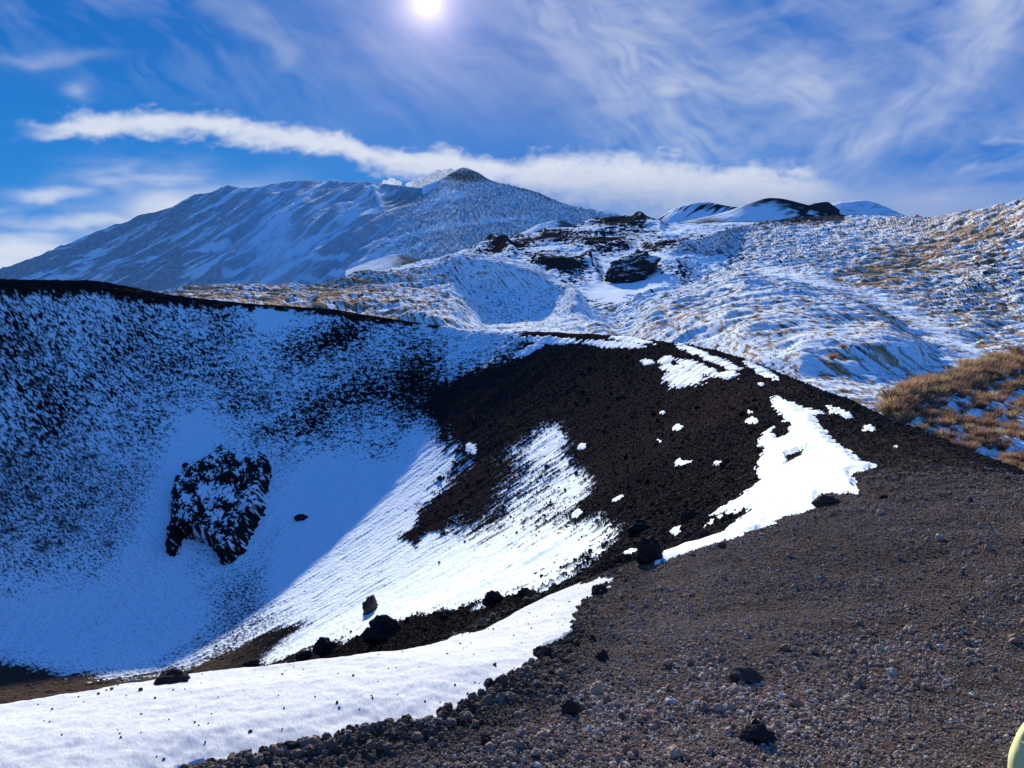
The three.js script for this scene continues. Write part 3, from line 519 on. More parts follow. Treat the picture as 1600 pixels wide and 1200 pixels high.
// the volcano itself
{
  const sil = [[-260, 540], [0, 424], [100, 385], [180, 357], [250, 331], [330, 301], [362, 294], [400, 292], [430, 287], [470, 281], [500, 284], [535, 286], [560, 283], [590, 286], [620, 289], [655, 293], [676, 288], [690, 280], [704, 271], [724, 263], [744, 269], [762, 281], [785, 287], [840, 301], [880, 318], [940, 331], [1000, 341], [1060, 352], [1180, 372]];
  const cols = sil.map(([u, v]) => {                             // flanks fall evenly from the skyline at the slope of loose ash
    const S = lerpTable([[0, 0.42], [300, 0.41], [480, 0.385], [600, 0.37], [700, 0.335], [1180, 0.31]], u), top = 5600, vb = Math.max(446, v + 40);
    const hT = at(u, v, top)[1], B = at(u, vb, 1000)[1] / 1000, db = (S * top - hT) / (S - B), row = (f) => { const d = mix(db, top, f), h = hT - (top - d) * S, x = at(u, v, d); return [pix(x[0], h, x[2])[1], d]; };
    return [u, [vb + 60, db * 0.93], row(0), row(0.25), row(0.5), row(0.75), row(0.93), [v, top], [v + 25, 6300]];
  });

  const ridges = [
    [[[598, 290], [585, 302], [566, 316], [540, 330], [510, 350], [480, 372], [470, 390]], 34, 9], [[[565, 287], [582, 300], [592, 318], [600, 333]], 26, 6], [[[600, 333], [575, 342], [545, 350], [520, 362], [480, 390], [430, 415]], 26, 7],
    [[[530, 287], [500, 305], [470, 322], [440, 345], [400, 375]], 22, 7], [[[470, 284], [440, 300], [410, 322], [380, 350], [330, 385]], 20, 7], [[[430, 289], [415, 305], [385, 330]], 16, 6],
    [[[655, 296], [690, 305], [718, 312], [680, 322], [665, 326]], 20, 7], [[[450, 352], [446, 370], [430, 400], [405, 425]], 16, 9], [[[640, 350], [560, 380], [480, 412], [420, 432]], 10, 8]];
  const hollows = [[630, 308, 42, 16, 42], [560, 322, 22, 9, 26], [455, 297, 20, 6, 16], [728, 280, 34, 8, 0]];
  // down-slope streaks: a runs across them, b along them
  const ab = (u, v) => { const k = lerpTable([[0, 0.36], [250, 0.46], [450, 0.60], [700, 0.62], [900, 0.35]], u - (v - 350)), c = 1 / Math.hypot(1, k); return [(v + k * u) * c, (u - k * v) * c]; };
  const lava = (u, v) => ss(-10, 40, (u - 560) * 0.5 + (v - 345) * 0.85 + 18 * fbm(u / 60, v / 40, 3)) * ss(600, 690, u + (v - 300) * 0.35);
  const bright = [[[598, 290], [585, 302], [566, 316], [540, 330], [510, 350], [480, 374], [470, 392]], [[565, 288], [582, 300], [592, 318], [600, 333]], [[600, 333], [575, 343], [548, 350]], [[545, 350], [535, 340], [530, 330]], [[520, 362], [480, 392], [440, 415]], [[500, 305], [470, 322], [440, 345], [410, 372]], [[470, 287], [440, 300], [432, 312], [405, 330]], [[690, 305], [722, 314], [690, 320], [668, 328]], [[446, 352], [455, 365]], [[300, 402], [325, 395], [360, 378]], [[230, 412], [280, 390]], [[160, 428], [215, 402]], [[350, 430], [420, 402], [470, 385]], [[300, 440], [345, 415]], [[430, 428], [540, 400], [640, 372], [700, 352]], [[470, 440], [600, 405], [680, 385]], [[640, 372], [760, 350], [840, 345]]];  // sunlit crest lines, painted into the colour as snow
  const g = loft(cols, 900, 2.6, (u, v, p, t) => {
    const [a, b] = ab(u, v), L = lava(u, v), on = ss(6, 4.9, t);
    let h = (1 - L) * (44 * fbm(a / 34, b / 190, 3, 0.6) + 32 * ridged(a / 15, b / 120, 3, 0.6) + 6 * fbm(a / 4, b / 16, 3));
    h += L * (26 * ridged(a / 13, b / 34, 4, 0.65) + 20 * fbm(u / 7, v / 3.2, 4, 0.7));
    for (const [P, k, w] of ridges) { const [q, s] = lineDist(P, u, v); if (q < w * 4) h += 0.95 * k * Math.exp(-((q / w) ** 2)) * Math.sin(Math.PI * clamp(s * 0.92)) * ss(5.4, 4.2, t); }
    for (const [cu, cv, ru, rv, k] of hollows) h -= k * blob(u, v, cu, cv, ru, rv, -0.1);
    return [h * (t < 6.01 ? on : 0) * (1 - 0.85 * blob(u, v, 724, 276, 40, 16)), 0];
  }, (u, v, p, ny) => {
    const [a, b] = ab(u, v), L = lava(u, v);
    // ash and snow; sunlit streaks, dapples and shaded hollows are put into this colour
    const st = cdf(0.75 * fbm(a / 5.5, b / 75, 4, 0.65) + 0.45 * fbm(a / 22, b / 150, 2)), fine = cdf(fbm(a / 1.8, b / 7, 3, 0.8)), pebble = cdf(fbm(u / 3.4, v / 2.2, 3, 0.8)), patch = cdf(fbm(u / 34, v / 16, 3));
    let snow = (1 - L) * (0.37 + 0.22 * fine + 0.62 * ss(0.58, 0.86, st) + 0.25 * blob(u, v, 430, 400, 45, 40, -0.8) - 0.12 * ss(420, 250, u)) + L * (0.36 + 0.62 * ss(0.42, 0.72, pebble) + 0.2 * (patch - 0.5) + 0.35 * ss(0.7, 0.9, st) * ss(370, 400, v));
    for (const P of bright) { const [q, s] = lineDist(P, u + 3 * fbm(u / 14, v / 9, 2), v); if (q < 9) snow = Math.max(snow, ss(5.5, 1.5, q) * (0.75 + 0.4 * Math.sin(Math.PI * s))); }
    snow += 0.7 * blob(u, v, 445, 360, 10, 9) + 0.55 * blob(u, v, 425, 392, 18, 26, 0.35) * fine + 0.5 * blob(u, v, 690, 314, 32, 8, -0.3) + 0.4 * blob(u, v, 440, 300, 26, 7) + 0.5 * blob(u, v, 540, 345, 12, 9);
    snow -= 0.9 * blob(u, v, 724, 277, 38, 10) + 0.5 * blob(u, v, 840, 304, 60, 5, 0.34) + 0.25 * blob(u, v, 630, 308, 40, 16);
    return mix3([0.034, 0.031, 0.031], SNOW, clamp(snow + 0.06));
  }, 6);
  tag(mesh('volcano', g, M.hill), 'huge snow streaked volcano with sunlit crest lines painted in, long left flank and small pointed summit cone', null, null, 'structure');
}
// steam at the summit vents
{
  const r = rng(11), parts = [];
  for (const [u, v, s] of [[602, 284, 6], [612, 282, 8], [622, 285, 6], [640, 287, 6], [650, 284, 8], [660, 282, 9], [668, 279, 10], [678, 275, 9], [687, 271, 9], [697, 268, 8], [704, 266, 6], [655, 288, 8], [672, 284, 10], [690, 278, 11]]) {
    const R = s / F * 5900 * 0.85, g = mergeVertices(new THREE.IcosahedronGeometry(R, 4).deleteAttribute('normal').deleteAttribute('uv')), P = g.attributes.position, o = r() * 50;
    for (let i = 0; i < P.count; i++) { const x = P.getX(i), y = P.getY(i), z = P.getZ(i), k = 1 + 0.28 * fbm(x / R * 1.6 + o, y / R * 1.6 + z / R, 3); P.setXYZ(i, x * k, y * k * 0.9, z * k); }
    const p = at(u, v + 2, 5900 + r() * 120); g.translate(...p); parts.push(g);
  }
  const g = mergeGeometries(parts); g.computeVertexNormals();
  const m = mesh('steam_plume', g, new THREE.MeshPhysicalMaterial({ color: new THREE.Color().setRGB(0.93, 0.95, 0.97), roughness: 1, transmission: 0.6, thickness: 0, specularIntensity: 0 }));
  tag(m, 'small white steam puffs rising behind the ridge, left of the summit', 'steam plume');
}
//PART3
/* ------------------------------------------------------------------ rocks, gravel, shrubs */
function hit(u, v, d0 = 2, d1 = 200) {                           // where a sight line meets the crater's bare surface
  const r = ray(u, v), k = 1 / Math.hypot(r[0], r[2]); let a = d0;
  const under = (d) => EYE.y + r[1] * k * d < bowl(r[0] * k * d, r[2] * k * d);
  while (a < d1 && !under(a)) a += 0.05 + a * 0.02;
  let lo = a - 0.05 - a * 0.02, hi = a; for (let i = 0; i < 14; i++) { const m = (lo + hi) / 2; under(m) ? (hi = m) : (lo = m); }
  return [r[0] * k * hi, EYE.y + r[1] * k * hi, r[2] * k * hi, hi];
}
const n3 = (x, y, z, o = 3, g = 0.55) => 0.7 * (fbm(x + 0.6 * z, y + 0.8 * z + 3, o, g) + fbm(y * 1.1 + 7 - 0.3 * x, z - x * 0.4, o, g));
function rockGeometry(seed, detail, rough, sx = 1, sy = 1, sz = 1, tone = [0.02, 0.018, 0.018], cap = 0) {
  let g = new THREE.IcosahedronGeometry(1, detail); g.deleteAttribute('uv'); g.deleteAttribute('normal'); g = mergeVertices(g, 1e-4);
  const P = g.attributes.position, o = seed * 3.17;
  for (let i = 0; i < P.count; i++) {
    const x = P.getX(i), y = P.getY(i), z = P.getZ(i);
    const k = 1 + rough * (0.55 * n3(x * 0.9 + o, y * 0.9, z * 0.9, 2) + 0.32 * n3(x * 2.6 + o, y * 2.6 + 4, z * 2.6, 3)) + (detail > 4 ? rough * 0.16 * n3(x * 9 + o, y * 9, z * 9, 3, 0.7) : 0);
    P.setXYZ(i, x * k * sx, y * k * sy, z * k * sz);
  }
  g = g.toNonIndexed(); g.computeVertexNormals();                // broken, faceted faces
  if (detail > 3) { g.deleteAttribute('normal'); g = mergeVertices(g, 1e-5); g.computeVertexNormals(); }
  const N = g.attributes.normal, Q = g.attributes.position, c = new Float32Array(N.count * 3);
  for (let i = 0; i < N.count; i++) { const n = n3(Q.getX(i) / sx * 3 + o, Q.getY(i) / sy * 3, Q.getZ(i) / sz * 3, 3), t = mix3(tone, tone.map((x) => x * 1.8), cdf(n)); const s = cap ? ss(0.62, 0.8, N.getY(i) + 0.25 * n) * cap : 0; c.set(mix3(t, SNOW, s), i * 3); }
  g.setAttribute('color', new THREE.BufferAttribute(c, 3)); return g;
}
// boulders one can point at: [u, v of the foot, width, height in photograph pixels, label, tone, snow on top]
const DARK = [0.015, 0.014, 0.015], EARTH = [0.05, 0.036, 0.03];
const boulders = [
  [1014, 880, 44, 52, 'tall dark upright boulder just below the lower tip of the bright rim snow', DARK, 0],
  [1000, 838, 46, 24, 'dark boulder with a blue strip of snow, behind the tall upright boulder', DARK, 0.0],
  [1078, 812, 30, 20, 'dark boulder on the cinder wall to the left of the bright rim snow', DARK, 0],
  [600, 1003, 70, 40, 'big lumpy black rock above the middle of the foreground snow edge', DARK, 0],
  [508, 1026, 34, 26, 'black rock on the snow edge, left of the big lumpy rock', DARK, 0],
  [475, 1034, 30, 16, 'low black rock leftmost in the row along the foreground snow edge', DARK, 0],
  [578, 958, 24, 30, 'lone brown rock standing on the sunlit snow slope above the big lumpy rock', EARTH, 0],
  [772, 954, 34, 24, 'dark rock above the foreground snow edge, right of the big lumpy rock', DARK, 0],
  [822, 938, 30, 20, 'dark rock between the foreground snow and the sunlit snow fan, near their right ends', DARK, 0],
  [700, 972, 30, 12, 'low dark rock on the strip between the two snow fields, halfway along', DARK, 0],
  [1183, 1160, 52, 36, 'largest dark stone in the gravel at the bottom, lying in its own shadow', [0.022, 0.02, 0.022], 0],
  [1163, 1066, 50, 24, 'cluster of grey lava lumps in the gravel above the largest dark stone', [0.035, 0.035, 0.036], 0],
  [892, 1110, 28, 24, 'dark lava lump in the gravel right of the foreground snow', [0.022, 0.02, 0.02], 0],
  [936, 938, 30, 18, 'dark stone at the pointed right end of the foreground snow', [0.022, 0.02, 0.02], 0],
  [940, 1036, 20, 20, 'dark stone in the gravel below the right end of the foreground snow', [0.022, 0.02, 0.02], 0],
  [848, 1032, 30, 18, 'dark stone in a notch of the lower snow edge', [0.022, 0.02, 0.02], 0],
  [692, 1118, 20, 14, 'small dark stone set into the lower edge of the foreground snow', [0.022, 0.02, 0.02], 0],
  [1290, 796, 42, 20, 'dark reddish rocks at the lower right corner of the bright rim snow', EARTH, 0],
  [268, 1080, 44, 18, 'dark rocks on the brown floor at the upper edge of the foreground snow, far left', DARK, 0],
  [394, 1050, 26, 16, 'small dark rock on the brown earth where the sunlit snow fan comes to its tip', DARK, 0],
  [470, 812, 22, 9, 'small dark rock alone on the blue shaded snow right of the outcrop', DARK, 0],
  [1128, 862, 12, 9, 'small brown stone on the lower edge of the bright rim snow', EARTH, 0],
  [1380, 786, 12, 8, 'small dark stone in the gravel right of the rim snow', DARK, 0],
  [455, 1176, 26, 16, 'dark stone on the lower snow edge near the bottom of the picture', DARK, 0],
];
boulders.forEach(([u, v, w, h, label, tone, cap], i) => {
  const p = hit(u, v, 2.2), s = Math.hypot(p[3], 1.65 - p[1]) / F, rx = w * s * 0.43, ry = h * s * 0.52, rz = Math.max(rx, ry) * 0.8;
  const lumps = w > 45 || h > 35 ? [[0, 0, 0, 0.85], [-0.55, -0.2, 0.1, 0.5], [0.5, -0.15, -0.1, 0.55], [0.15, 0.15, 0.3, 0.45]] : [[0, 0, 0, 1]];
  const g = mergeGeometries(lumps.map(([x, y, z, k], j) => rockGeometry(i * 5 + j + 1, w > 25 ? 7 : 5, 0.75, rx * k, ry * k, rz * k, tone, cap).translate(x * rx, y * ry, z * rz)));
  const m = mesh('boulder', g, M.rock); m.position.set(p[0], hAt(p[0], p[2]) + ry * 0.5, p[2]); m.rotation.y = (i * 1.7) % 0.6 - 0.3;
  tag(m, label, 'rock');
});
// crags that stand out of the crater wall: their outline is followed on the wall and pushed out of it
function crag(P, thick, cell, label, snow, rough = 0) {
  const us = P.map((p) => p[0]), vs = P.map((p) => p[1]), u0 = Math.min(...us) - 8, u1 = Math.max(...us) + 8, v0 = Math.min(...vs) - 8, v1 = Math.max(...vs) + 8;
  const nu = Math.ceil((u1 - u0) / cell), nv = Math.ceil((v1 - v0) / cell), pos = [], col = [], keep = [], I = [];
  for (let i = 0; i <= nu; i++) for (let j = 0; j <= nv; j++) {
    const u = mix(u0, u1, i / nu), v = mix(v0, v1, j / nv), p = hit(u, v, 20), e = polyDist(P, u + 4 * fbm(u / 9, v / 9, 3), v + 4 * fbm(u / 9 + 4, v / 9, 3));
    const dx = C[0] - p[0], dz = C[1] - p[2], L = Math.hypot(dx, dz), up = 0.75, out = 0.66;
    const k = e < -3 ? -0.6 : thick * ss(-3, 9, e) * (0.6 + 0.2 * ridged(u / 40, v / 40, 2) + 0.09 * fbm(u / 14, v / 14, 3, 0.55) + rough * ridged(u / 16 + v / 22, v / 13, 3, 0.6)) * mix(0.35, 1, ss(v0, v0 + 60, v));
    pos.push(p[0] + dx / L * out * k, p[1] + up * k, p[2] + dz / L * out * k); keep.push(e > -5);
    const n = cdf(0.75 * fbm(u / 11 + 0.5 * fbm(u / 9, v / 9, 2), v / 14, 4, 0.75) + 0.4 * fbm(u / 3.6, v / 3.6, 3) + 0.35 * fbm(u / 22, v / 22, 2)), f = snow + 0.35 * blob(u, v, 335, 790, 16, 20) + 0.3 * blob(u, v, 390, 800, 14, 16) + 0.3 * ss(v0 + 70, v0, v) + 0.14 * ss(20, 2, Math.abs(v - (v0 + v1) / 2));
    col.push(...mix3(DARK, SNOW, ss(-0.03, 0.03, n - 1 + f)));
  }
  for (let i = 0; i < nu; i++) for (let j = 0; j < nv; j++) { const a = i * (nv + 1) + j, b = a + nv + 1; if (keep[a] && keep[b] && keep[a + 1] && keep[b + 1]) I.push(a, a + 1, b, b, a + 1, b + 1); }
  const g = new THREE.BufferGeometry(); g.setAttribute('position', new THREE.Float32BufferAttribute(pos, 3)); g.setAttribute('color', new THREE.Float32BufferAttribute(col, 3)); g.setIndex(I); g.computeVertexNormals();
  tag(mesh('rock_outcrop', g, M.rock), label, 'rock outcrop');
}
crag([[346, 696], [330, 712], [314, 728], [290, 731], [286, 748], [272, 764], [267, 790], [270, 810], [266, 835], [262, 862], [268, 870], [280, 866], [284, 842], [300, 842], [318, 848], [334, 856], [344, 874], [350, 884], [364, 878], [382, 862], [392, 842], [402, 820], [412, 800], [418, 770], [424, 745], [420, 722], [408, 704], [398, 716], [370, 712]], 3.4, 1.25, 'large black crag streaked with snow, standing out of the blue shaded crater wall', 0.27);

// gravel on the path and scree on the wall
{
  const r = rng(23), gauss = () => Math.sqrt(-2 * Math.log(r() + 1e-9)) * Math.cos(6.283 * r());
  const shapes = [0, 1, 2, 3, 4].map((k) => { const g = rockGeometry(40 + k, 2, 0.85, 1, 0.72 + 0.08 * k, 0.9, [1, 1, 1]); g.deleteAttribute('color'); return g; });
  const mat = new THREE.MeshPhysicalMaterial({ color: 0xffffff, roughness: 1, specularIntensity: 0.05 });
  const lists = shapes.map(() => []), big = [];
  const tone = (x, z) => { const q = r(), k = Math.exp(0.42 * gauss()); const b = q < 0.06 ? [0.115, 0.075, 0.06] : q < 0.45 ? [0.07, 0.062, 0.058] : q < 0.52 ? [0.14, 0.118, 0.100] : [0.105, 0.084, 0.074]; return b.map((c, i) => Math.min(0.36, c * 2.65 * [1.07, 1, 0.9][i] * k) * (0.75 + 0.5 * cdf(fbm(x * 0.3, z * 0.3, 2)))); };
  const put = (az, d, size, wall) => {
    const a = az * Math.PI / 180, x = Math.sin(a) * d, z = -Math.cos(a) * d, [h, cls, c] = groundAt(x, z);
    if (wall) { const q = Math.hypot(x - C[0], z - C[1]), th = Math.atan2(z - C[1], x - C[0]), s = look(LUT[0], th) - q; if (d < 32 && s < look(LUT[2], th) + 1.5) return; }
    if (cls === 1 ? r() > 0.004 || size > 0.03 : cls || c[1] > 0.3) return;
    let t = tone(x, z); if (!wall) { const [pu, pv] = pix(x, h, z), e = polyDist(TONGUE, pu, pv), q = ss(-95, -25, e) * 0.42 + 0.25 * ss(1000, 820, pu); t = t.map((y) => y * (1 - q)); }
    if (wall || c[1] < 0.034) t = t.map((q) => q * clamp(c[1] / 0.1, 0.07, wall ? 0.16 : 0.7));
    const e = { x, y: h + size * (0.25 + 0.3 * r()), z, s: size, r: [r() * 6.28, r() * 6.28, r() * 6.28], t, px: size / d };
    lists[Math.floor(r() * 5)].push(e);
  };
  const clump = (az, d) => fbm(Math.sin(az / 57.3) * d * 0.8 + 60, -Math.cos(az / 57.3) * d * 0.8, 3);
  for (let i = 0; i < 430000; i++) { const az = -44 + 106 * r(), d = 2.3 * 24 ** r(), q = clump(az, d); put(az, d, Math.max(0.0062 * Math.exp(0.42 * gauss() + 0.4 * q), 0.00085 * d)); }
  for (let i = 0; i < 9500; i++) { const az = -42 + 102 * r(), d = 2.3 * 14 ** r(), q = clump(az, d); if (q > -0.25 + 0.5 * (r() - 0.5)) put(az, d, Math.max(0.015 * Math.exp(0.36 * gauss() + 0.3 * q), 0.0015 * d)); }
  for (let i = 0; i < 420; i++) { const az = -36 + 74 * r(), d = 2.6 * 9 ** r(); if (clump(az, d) > -0.1) put(az, d, 0.030 * Math.exp(0.35 * gauss())); }
  for (let i = 0; i < 60000; i++) { const d = 12 + 122 * r() ** 1.3; put(-14 + 44 * r(), d, Math.max(0.034 * Math.exp(0.5 * gauss()), 0.0008 * d), true); }
  for (let i = 0; i < 500; i++) { const d = 18 + 100 * r(); put(-8 + 22 * r(), d, Math.min(0.0032 * d, 0.0020 * d * Math.exp(0.4 * gauss())), true); }
  // stones and ash strewn along the edges of the near snow
  for (let i = 0; i < TONGUE.length; i++) { const a = TONGUE[i], b = TONGUE[(i + 1) % TONGUE.length]; if (a[1] > 1200 || b[1] > 1200) continue; const n = Math.ceil(Math.hypot(a[0] - b[0], a[1] - b[1]) * (i > 12 ? 2 : 1.2));
    for (let k = 0; k < n; k++) { const t = r(), u = mix(a[0], b[0], t) + 13 * gauss() * (i > 12 ? 1 : 0.4), v = mix(a[1], b[1], t) + (i > 12 ? 8 + 14 * gauss() : -10 + 6 * gauss()); const p = hit(u, v, 2.2); if (p[3] < 20 && p[3] > 2.2) put(Math.atan2(p[0], -p[2]) * 57.2958, p[3], Math.min(0.036, 0.014 * Math.exp(0.6 * gauss()))); } }
  const everyone = lists.flatMap((l, k) => l.map((e) => ((e.k = k), e))).sort((a, b) => b.px - a.px);
  const named = new Set(everyone.filter((e) => e.px > 0.004 && Math.abs(Math.atan2(e.x, -e.z)) < 0.6 && Math.hypot(e.x, e.z) > 2.6).slice(0, 280));
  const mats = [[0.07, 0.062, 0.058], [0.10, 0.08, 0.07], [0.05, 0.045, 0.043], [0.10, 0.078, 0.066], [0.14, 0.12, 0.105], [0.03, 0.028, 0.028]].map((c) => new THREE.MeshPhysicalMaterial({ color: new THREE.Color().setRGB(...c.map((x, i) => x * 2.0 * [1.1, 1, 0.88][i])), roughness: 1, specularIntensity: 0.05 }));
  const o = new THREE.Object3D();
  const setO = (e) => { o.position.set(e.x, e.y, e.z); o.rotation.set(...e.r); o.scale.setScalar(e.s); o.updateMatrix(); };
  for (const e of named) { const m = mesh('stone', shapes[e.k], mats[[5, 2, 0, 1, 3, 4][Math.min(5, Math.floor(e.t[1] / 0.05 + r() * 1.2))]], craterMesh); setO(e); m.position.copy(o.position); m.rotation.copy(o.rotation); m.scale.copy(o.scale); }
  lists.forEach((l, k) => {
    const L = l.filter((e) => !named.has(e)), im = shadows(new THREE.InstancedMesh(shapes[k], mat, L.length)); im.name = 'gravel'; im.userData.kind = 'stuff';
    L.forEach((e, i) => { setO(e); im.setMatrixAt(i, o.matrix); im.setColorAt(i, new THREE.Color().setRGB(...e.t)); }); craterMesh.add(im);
  });
}
// shrubs: sprays of thin twigs
function shrubGeometry(seed, twigs, lean, thick = 1) {
  const r = rng(seed), P = [], I = [];
  for (let i = 0; i < twigs; i++) {
    const a = r() * 6.283, out = lean * Math.sqrt(r()), H = 0.6 + 0.4 * r(), bx = 0.25 * out * Math.cos(a), bz = 0.25 * out * Math.sin(a), w = (0.010 + 0.012 * r()) * thick, wa = r() * 6.283, wx = Math.cos(wa) * w, wz = Math.sin(wa) * w, n = P.length / 3;
    const f0 = r() < 0.5 ? 0 : 0.25 + 0.3 * r();
    for (const [t, k] of [[f0, 1], [(1 + f0) / 2, 0.8], [1, 0.25]]) { const x = bx + out * Math.cos(a) * t ** 1.4, z = bz + out * Math.sin(a) * t ** 1.4, y = H * t * (1 - 0.18 * out * t); P.push(x - wx * k, y, z - wz * k, x + wx * k, y, z + wz * k); }
    I.push(n, n + 1, n + 2, n + 1, n + 3, n + 2, n + 2, n + 3, n + 4, n + 3, n + 5, n + 4);
  }
  const g = new THREE.BufferGeometry(); g.setAttribute('position', new THREE.Float32BufferAttribute(P, 3)); g.setIndex(I); g.computeVertexNormals(); return g;
}
{
  const r = rng(77), shapes = [1, 2, 3].map((k) => shrubGeometry(k, 110, 0.7, 1.5));
  const tones = [[0.30, 0.185, 0.12], [0.24, 0.15, 0.105], [0.38, 0.29, 0.17], [0.18, 0.12, 0.095]];
  const THICKET = [[1382, 650], [1390, 636], [1410, 620], [1445, 600], [1490, 580], [1540, 566], [1600, 556], [1720, 545], [1720, 690], [1600, 694], [1560, 704], [1510, 706], [1470, 692], [1430, 672], [1395, 658]];
  const CLUMP = [[1552, 732], [1575, 722], [1640, 716], [1720, 720], [1720, 800], [1620, 775], [1575, 752]];
  const spots = [];
  let tries = 0;
  while (spots.length < 900 && tries++ < 40000) { const u = 1380 + 340 * r(), v = 548 + 230 * r(), e = Math.max(polyDist(THICKET, u, v), polyDist(CLUMP, u, v)); if (e < 0) continue;
    const top = ss(60, 10, v - lerpTable([[1380, 640], [1445, 595], [1540, 562], [1720, 545]], u)), n = fbm(u / 22, v / 12, 3); if (n + 1.1 * top + (v > 715 ? 0.8 : 0) < 0.05 + 0.5 * (r() - 0.5)) continue; spots.push([u, v, top]); }
  const mats = tones.map((c) => new THREE.MeshPhysicalMaterial({ color: new THREE.Color().setRGB(...c), roughness: 1, transmission: 0.4, thickness: 0, specularIntensity: 0, side: THREE.DoubleSide }));
  const white = new THREE.MeshPhysicalMaterial({ color: 0xffffff, roughness: 1, transmission: 0.4, thickness: 0, specularIntensity: 0, side: THREE.DoubleSide });
  // the shrubs at the edge of the thicket and in front of it, one by one
  const single = [[1394, 654, 1.5], [1412, 664, 1.4], [1436, 676, 1.6], [1462, 690, 1.7], [1486, 700, 1.8], [1512, 706, 1.8], [1538, 700, 1.6], [1566, 706, 1.5], [1562, 738, 1.8], [1584, 748, 2.0], [1598, 728, 1.9], [1300, 575, 1.6], [1316, 568, 1.3], [1428, 640, 1.5], [1452, 652, 1.5], [1500, 668, 1.5], [1545, 668, 1.6], [1580, 676, 1.7]];
  const protoAt = shapes.map((g, k) => { const t = new THREE.Group(); mesh('stem', g, mats[k], t); mesh('twig', shrubGeometry(20 + k, 120, 0.75), mats[(k + 2) % 4], t); return t; });
  const ORD = { 0: 'first', 1: 'second', 2: 'third', 3: 'fourth', 4: 'fifth', 5: 'sixth', 6: 'seventh', 7: 'eighth', 13: 'upper first', 14: 'upper second', 15: 'upper third', 16: 'upper fourth', 17: 'upper fifth' };
  single.forEach(([u, v, s], i) => {
    const o = protoAt[i % 3].clone(); o.name = numbered('shrub'); scene.add(o); const p = hillside.place(u, v); o.position.set(p[0], p[1] - 0.1, p[2]); o.rotation.y = i * 2.1; o.scale.set(s * 0.9, s * 0.85, s * 0.9);
    if (u < 1330) tag(o, ['left one of two low rusty shrubs', 'right one of two low rusty shrubs'][i - 11] + ' on the snowy slope left of the thicket', 'shrub', 'lone shrubs on the slope'); else if (v > 715) tag(o, ['leftmost', 'lowest', 'rightmost'][i - 8] + ' leafless brown shrub of the small clump below the thicket', 'shrub', 'shrubs of the small clump'); else tag(o, ORD[i] + ' leafless red brown shrub from the left along the near edge of the thicket', 'shrub', 'shrubs along the thicket edge');
  });
  const o = new THREE.Object3D();
  shapes.forEach((g, k) => {
    const L = spots.filter((_, i) => i % 3 === k), im = shadows(new THREE.InstancedMesh(g, white, L.length)); im.name = numbered('thicket');
    L.forEach(([u, v, top], i) => { const p = hillside.place(u, v), s = (0.8 + 0.65 * r()) * (1 + 0.7 * top); o.position.set(p[0], p[1] - 0.1, p[2]); o.rotation.set(0.15 * (r() - 0.5), r() * 6.3, 0.15 * (r() - 0.5)); o.scale.set(s, s * (0.9 + 0.3 * r()), s); o.updateMatrix(); im.setMatrixAt(i, o.matrix); const t = tones[r() < 0.2 + 0.3 * top ? 2 : r() < 0.6 ? 0 : r() < 0.5 ? 1 : 3], w = 0.8 + 0.4 * r(); im.setColorAt(i, new THREE.Color().setRGB(t[0] * w, t[1] * w, t[2] * w)); });
    scene.add(im); tag(im, 'dense brown leafless thicket at the right edge behind the rim', 'thicket', 'thicket of brown shrubs', 'stuff');
  });
  { // dark scrub on the far wall
    const L = [], sc = shrubGeometry(9, 60, 0.9); let t = 0;
    while (L.length < 800 && t++ < 30000) { const u = -60 + 760 * r(), v = 450 + 450 * r(); if (wallDark(u, v) < 0.28 + 0.5 * r() || polyDist(WALL_SNOW, u, v) < 8 || fbm(u / 26, v / 18, 2) < 0.1) continue; const p = hit(u, v, 40); if (p[3] > 60) L.push(p); }
    const im = shadows(new THREE.InstancedMesh(sc, white, L.length)); im.name = 'scrub';
    L.forEach((p, i) => { const s = 0.5 + 0.9 * r() * r(); o.position.set(p[0], p[1], p[2]); o.rotation.set(0, r() * 6.3, 0); o.scale.set(s, s * 0.8, s); o.updateMatrix(); im.setMatrixAt(i, o.matrix); const k = 0.6 + 0.8 * r(); im.setColorAt(i, new THREE.Color().setRGB(0.035 * k, 0.03 * k, 0.028 * k)); });
    scene.add(im); tag(im, 'dark low scrub scattered over the shaded crater wall on the left', 'scrub', null, 'stuff');
  }
  // tufts of dry grass and low scrub over the slopes
  const tuft = [5, 6].map((k) => shrubGeometry(k, 46, 0.8));
  [[hillside, 1020, 1640, 330, 760, 12000], [grassHill, 270, 900, 415, 520, 4000]].forEach(([H, ua, ub, va, vb, N], q) => tuft.forEach((g, k) => {
    const L = []; for (let i = 0; i < N / 2; i++) { const u = mix(ua, ub, r()), v = mix(va, vb, r()), p = H.place(u, v); if (!p) continue; if (fbm(p[0] / 14, p[2] / 14 + 3, 3) + 0.5 * fbm(p[0] / 3, p[2] / 3, 2) < -0.05 + 0.35 * (r() - 0.5)) continue; L.push(p); }
    const im = shadows(new THREE.InstancedMesh(g, white, L.length)); im.name = numbered('dry_grass');
    L.forEach((p, i) => { const s = (0.3 + 0.45 * r() * r()) * clamp(Math.hypot(p[0], p[2]) / 170, 0.7, 1.6); o.position.set(p[0], p[1] - 0.03, p[2]); o.rotation.set(0, r() * 6.3, 0); o.scale.set(s * 1.3, s * 0.8, s * 1.3); o.updateMatrix(); im.setMatrixAt(i, o.matrix); const t = r() < 0.5 ? [0.34, 0.26, 0.16] : r() < 0.6 ? [0.18, 0.11, 0.07] : [0.07, 0.05, 0.038]; im.setColorAt(i, new THREE.Color().setRGB(...t)); });
    scene.add(im); tag(im, q ? 'dry grass tufts on the low hill behind the crater rim' : 'dry grass and scrub tufts on the broad right hillside', 'grass', null, 'stuff');
  }));
}
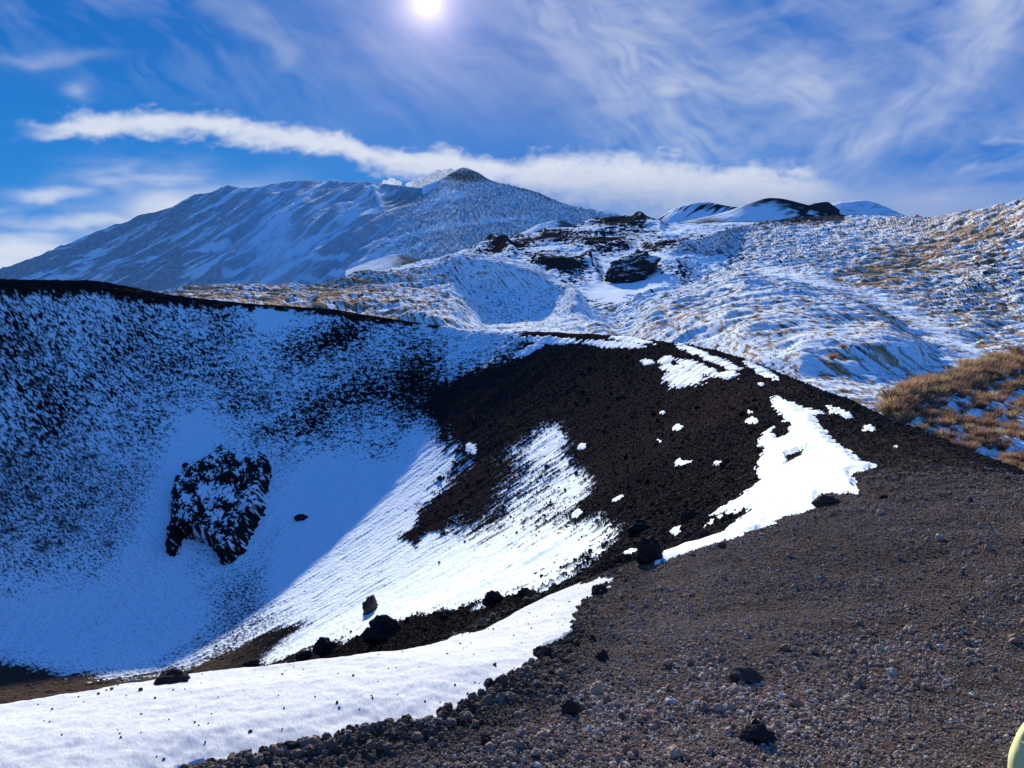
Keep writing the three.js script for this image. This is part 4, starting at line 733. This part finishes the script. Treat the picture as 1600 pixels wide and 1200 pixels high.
// dark cliff in the gully and an unidentified pale shape built as a bag at the lower right corner
{
  const g = mergeGeometries([[0, 0, 0, 15, 11, 3], [-10, -3, 4, 8, 9, 4], [12, -5, 2, 7, 7, 5], [5, 4, -5, 9, 8, 6], [-4, -6, 7, 9, 6, 8]].map(([x, y, z, w, h, s]) => rockGeometry(s, 14, 0.9, w, h, w * 0.8, [0.016, 0.016, 0.02], 0.8).translate(x, y, z)));
  const m = mesh('rock_outcrop', g, M.rock), p = at(992, 424, 505); m.position.set(...p); tag(m, 'dark jagged cliff beside the white gully in the middle distance', 'cliff');
}
{
  const t = new THREE.Group(); t.name = numbered('guessed_bag'); scene.add(t); tag(t, 'smooth pale yellow green shape of unknown kind built as a bag cut off by the bottom right corner', 'guessed_bag');
  const p = at(1650, 1200, 4.6), y0 = hAt(p[0], p[2]); t.position.set(p[0], y0, p[2]);
  const prof = []; for (let i = 0; i <= 40; i++) { const a = i / 40 * Math.PI; prof.push(new THREE.Vector2(Math.max(0.0001, 0.24 * Math.sin(a) ** 0.42 * (1 - 0.12 * (1 - Math.cos(a)))), 0.235 - 0.235 * Math.cos(a))); }
  const g = new THREE.LatheGeometry(prof, 64), P = g.attributes.position; for (let i = 0; i < P.count; i++) { const x = P.getX(i), y = P.getY(i), z = P.getZ(i), k = 1 + 0.035 * fbm(Math.atan2(z, x) * 1.5, y * 6, 3); P.setXYZ(i, x * k, y, z * k * 0.75); } g.computeVertexNormals();
  const cloth = new THREE.MeshPhysicalMaterial({ color: new THREE.Color().setRGB(0.62, 0.68, 0.32), roughness: 0.9, sheen: 0.3 });
  mesh('body', g, cloth, t); const fl = mesh('flap', new THREE.SphereGeometry(0.205, 40, 16, 0, Math.PI * 2, 0, 1.1).scale(1, 0.9, 0.76), cloth, t); fl.position.set(0, 0.278, 0);
  for (const sx of [-0.09, 0.09]) { const st = mesh('strap', new THREE.BoxGeometry(0.022, 0.2, 0.006), cloth, t); st.position.set(sx, 0.3, 0.175); st.rotation.x = -0.1; } const hd = mesh('handle', new THREE.TorusGeometry(0.06, 0.012, 10, 30, Math.PI), cloth, t); hd.position.set(0, 0.46, 0);
  const pk = mesh('pocket', new THREE.SphereGeometry(0.15, 32, 20).scale(1, 0.9, 0.35), cloth, t); pk.position.set(0.02, 0.2, 0.14);
}
//END3
scene.fog = new THREE.FogExp2(new THREE.Color().setRGB(0.16, 0.46, 1.0), 0.000013);
renderer_end();
function renderer_end() {
  const renderer = new THREE.WebGLRenderer({ antialias: true });
  renderer.setSize(1024, 768); renderer.toneMapping = THREE.LinearToneMapping; renderer.toneMappingExposure = EXPOSURE; renderer.shadowMap.enabled = true;
  renderer.render(scene, camera);
}
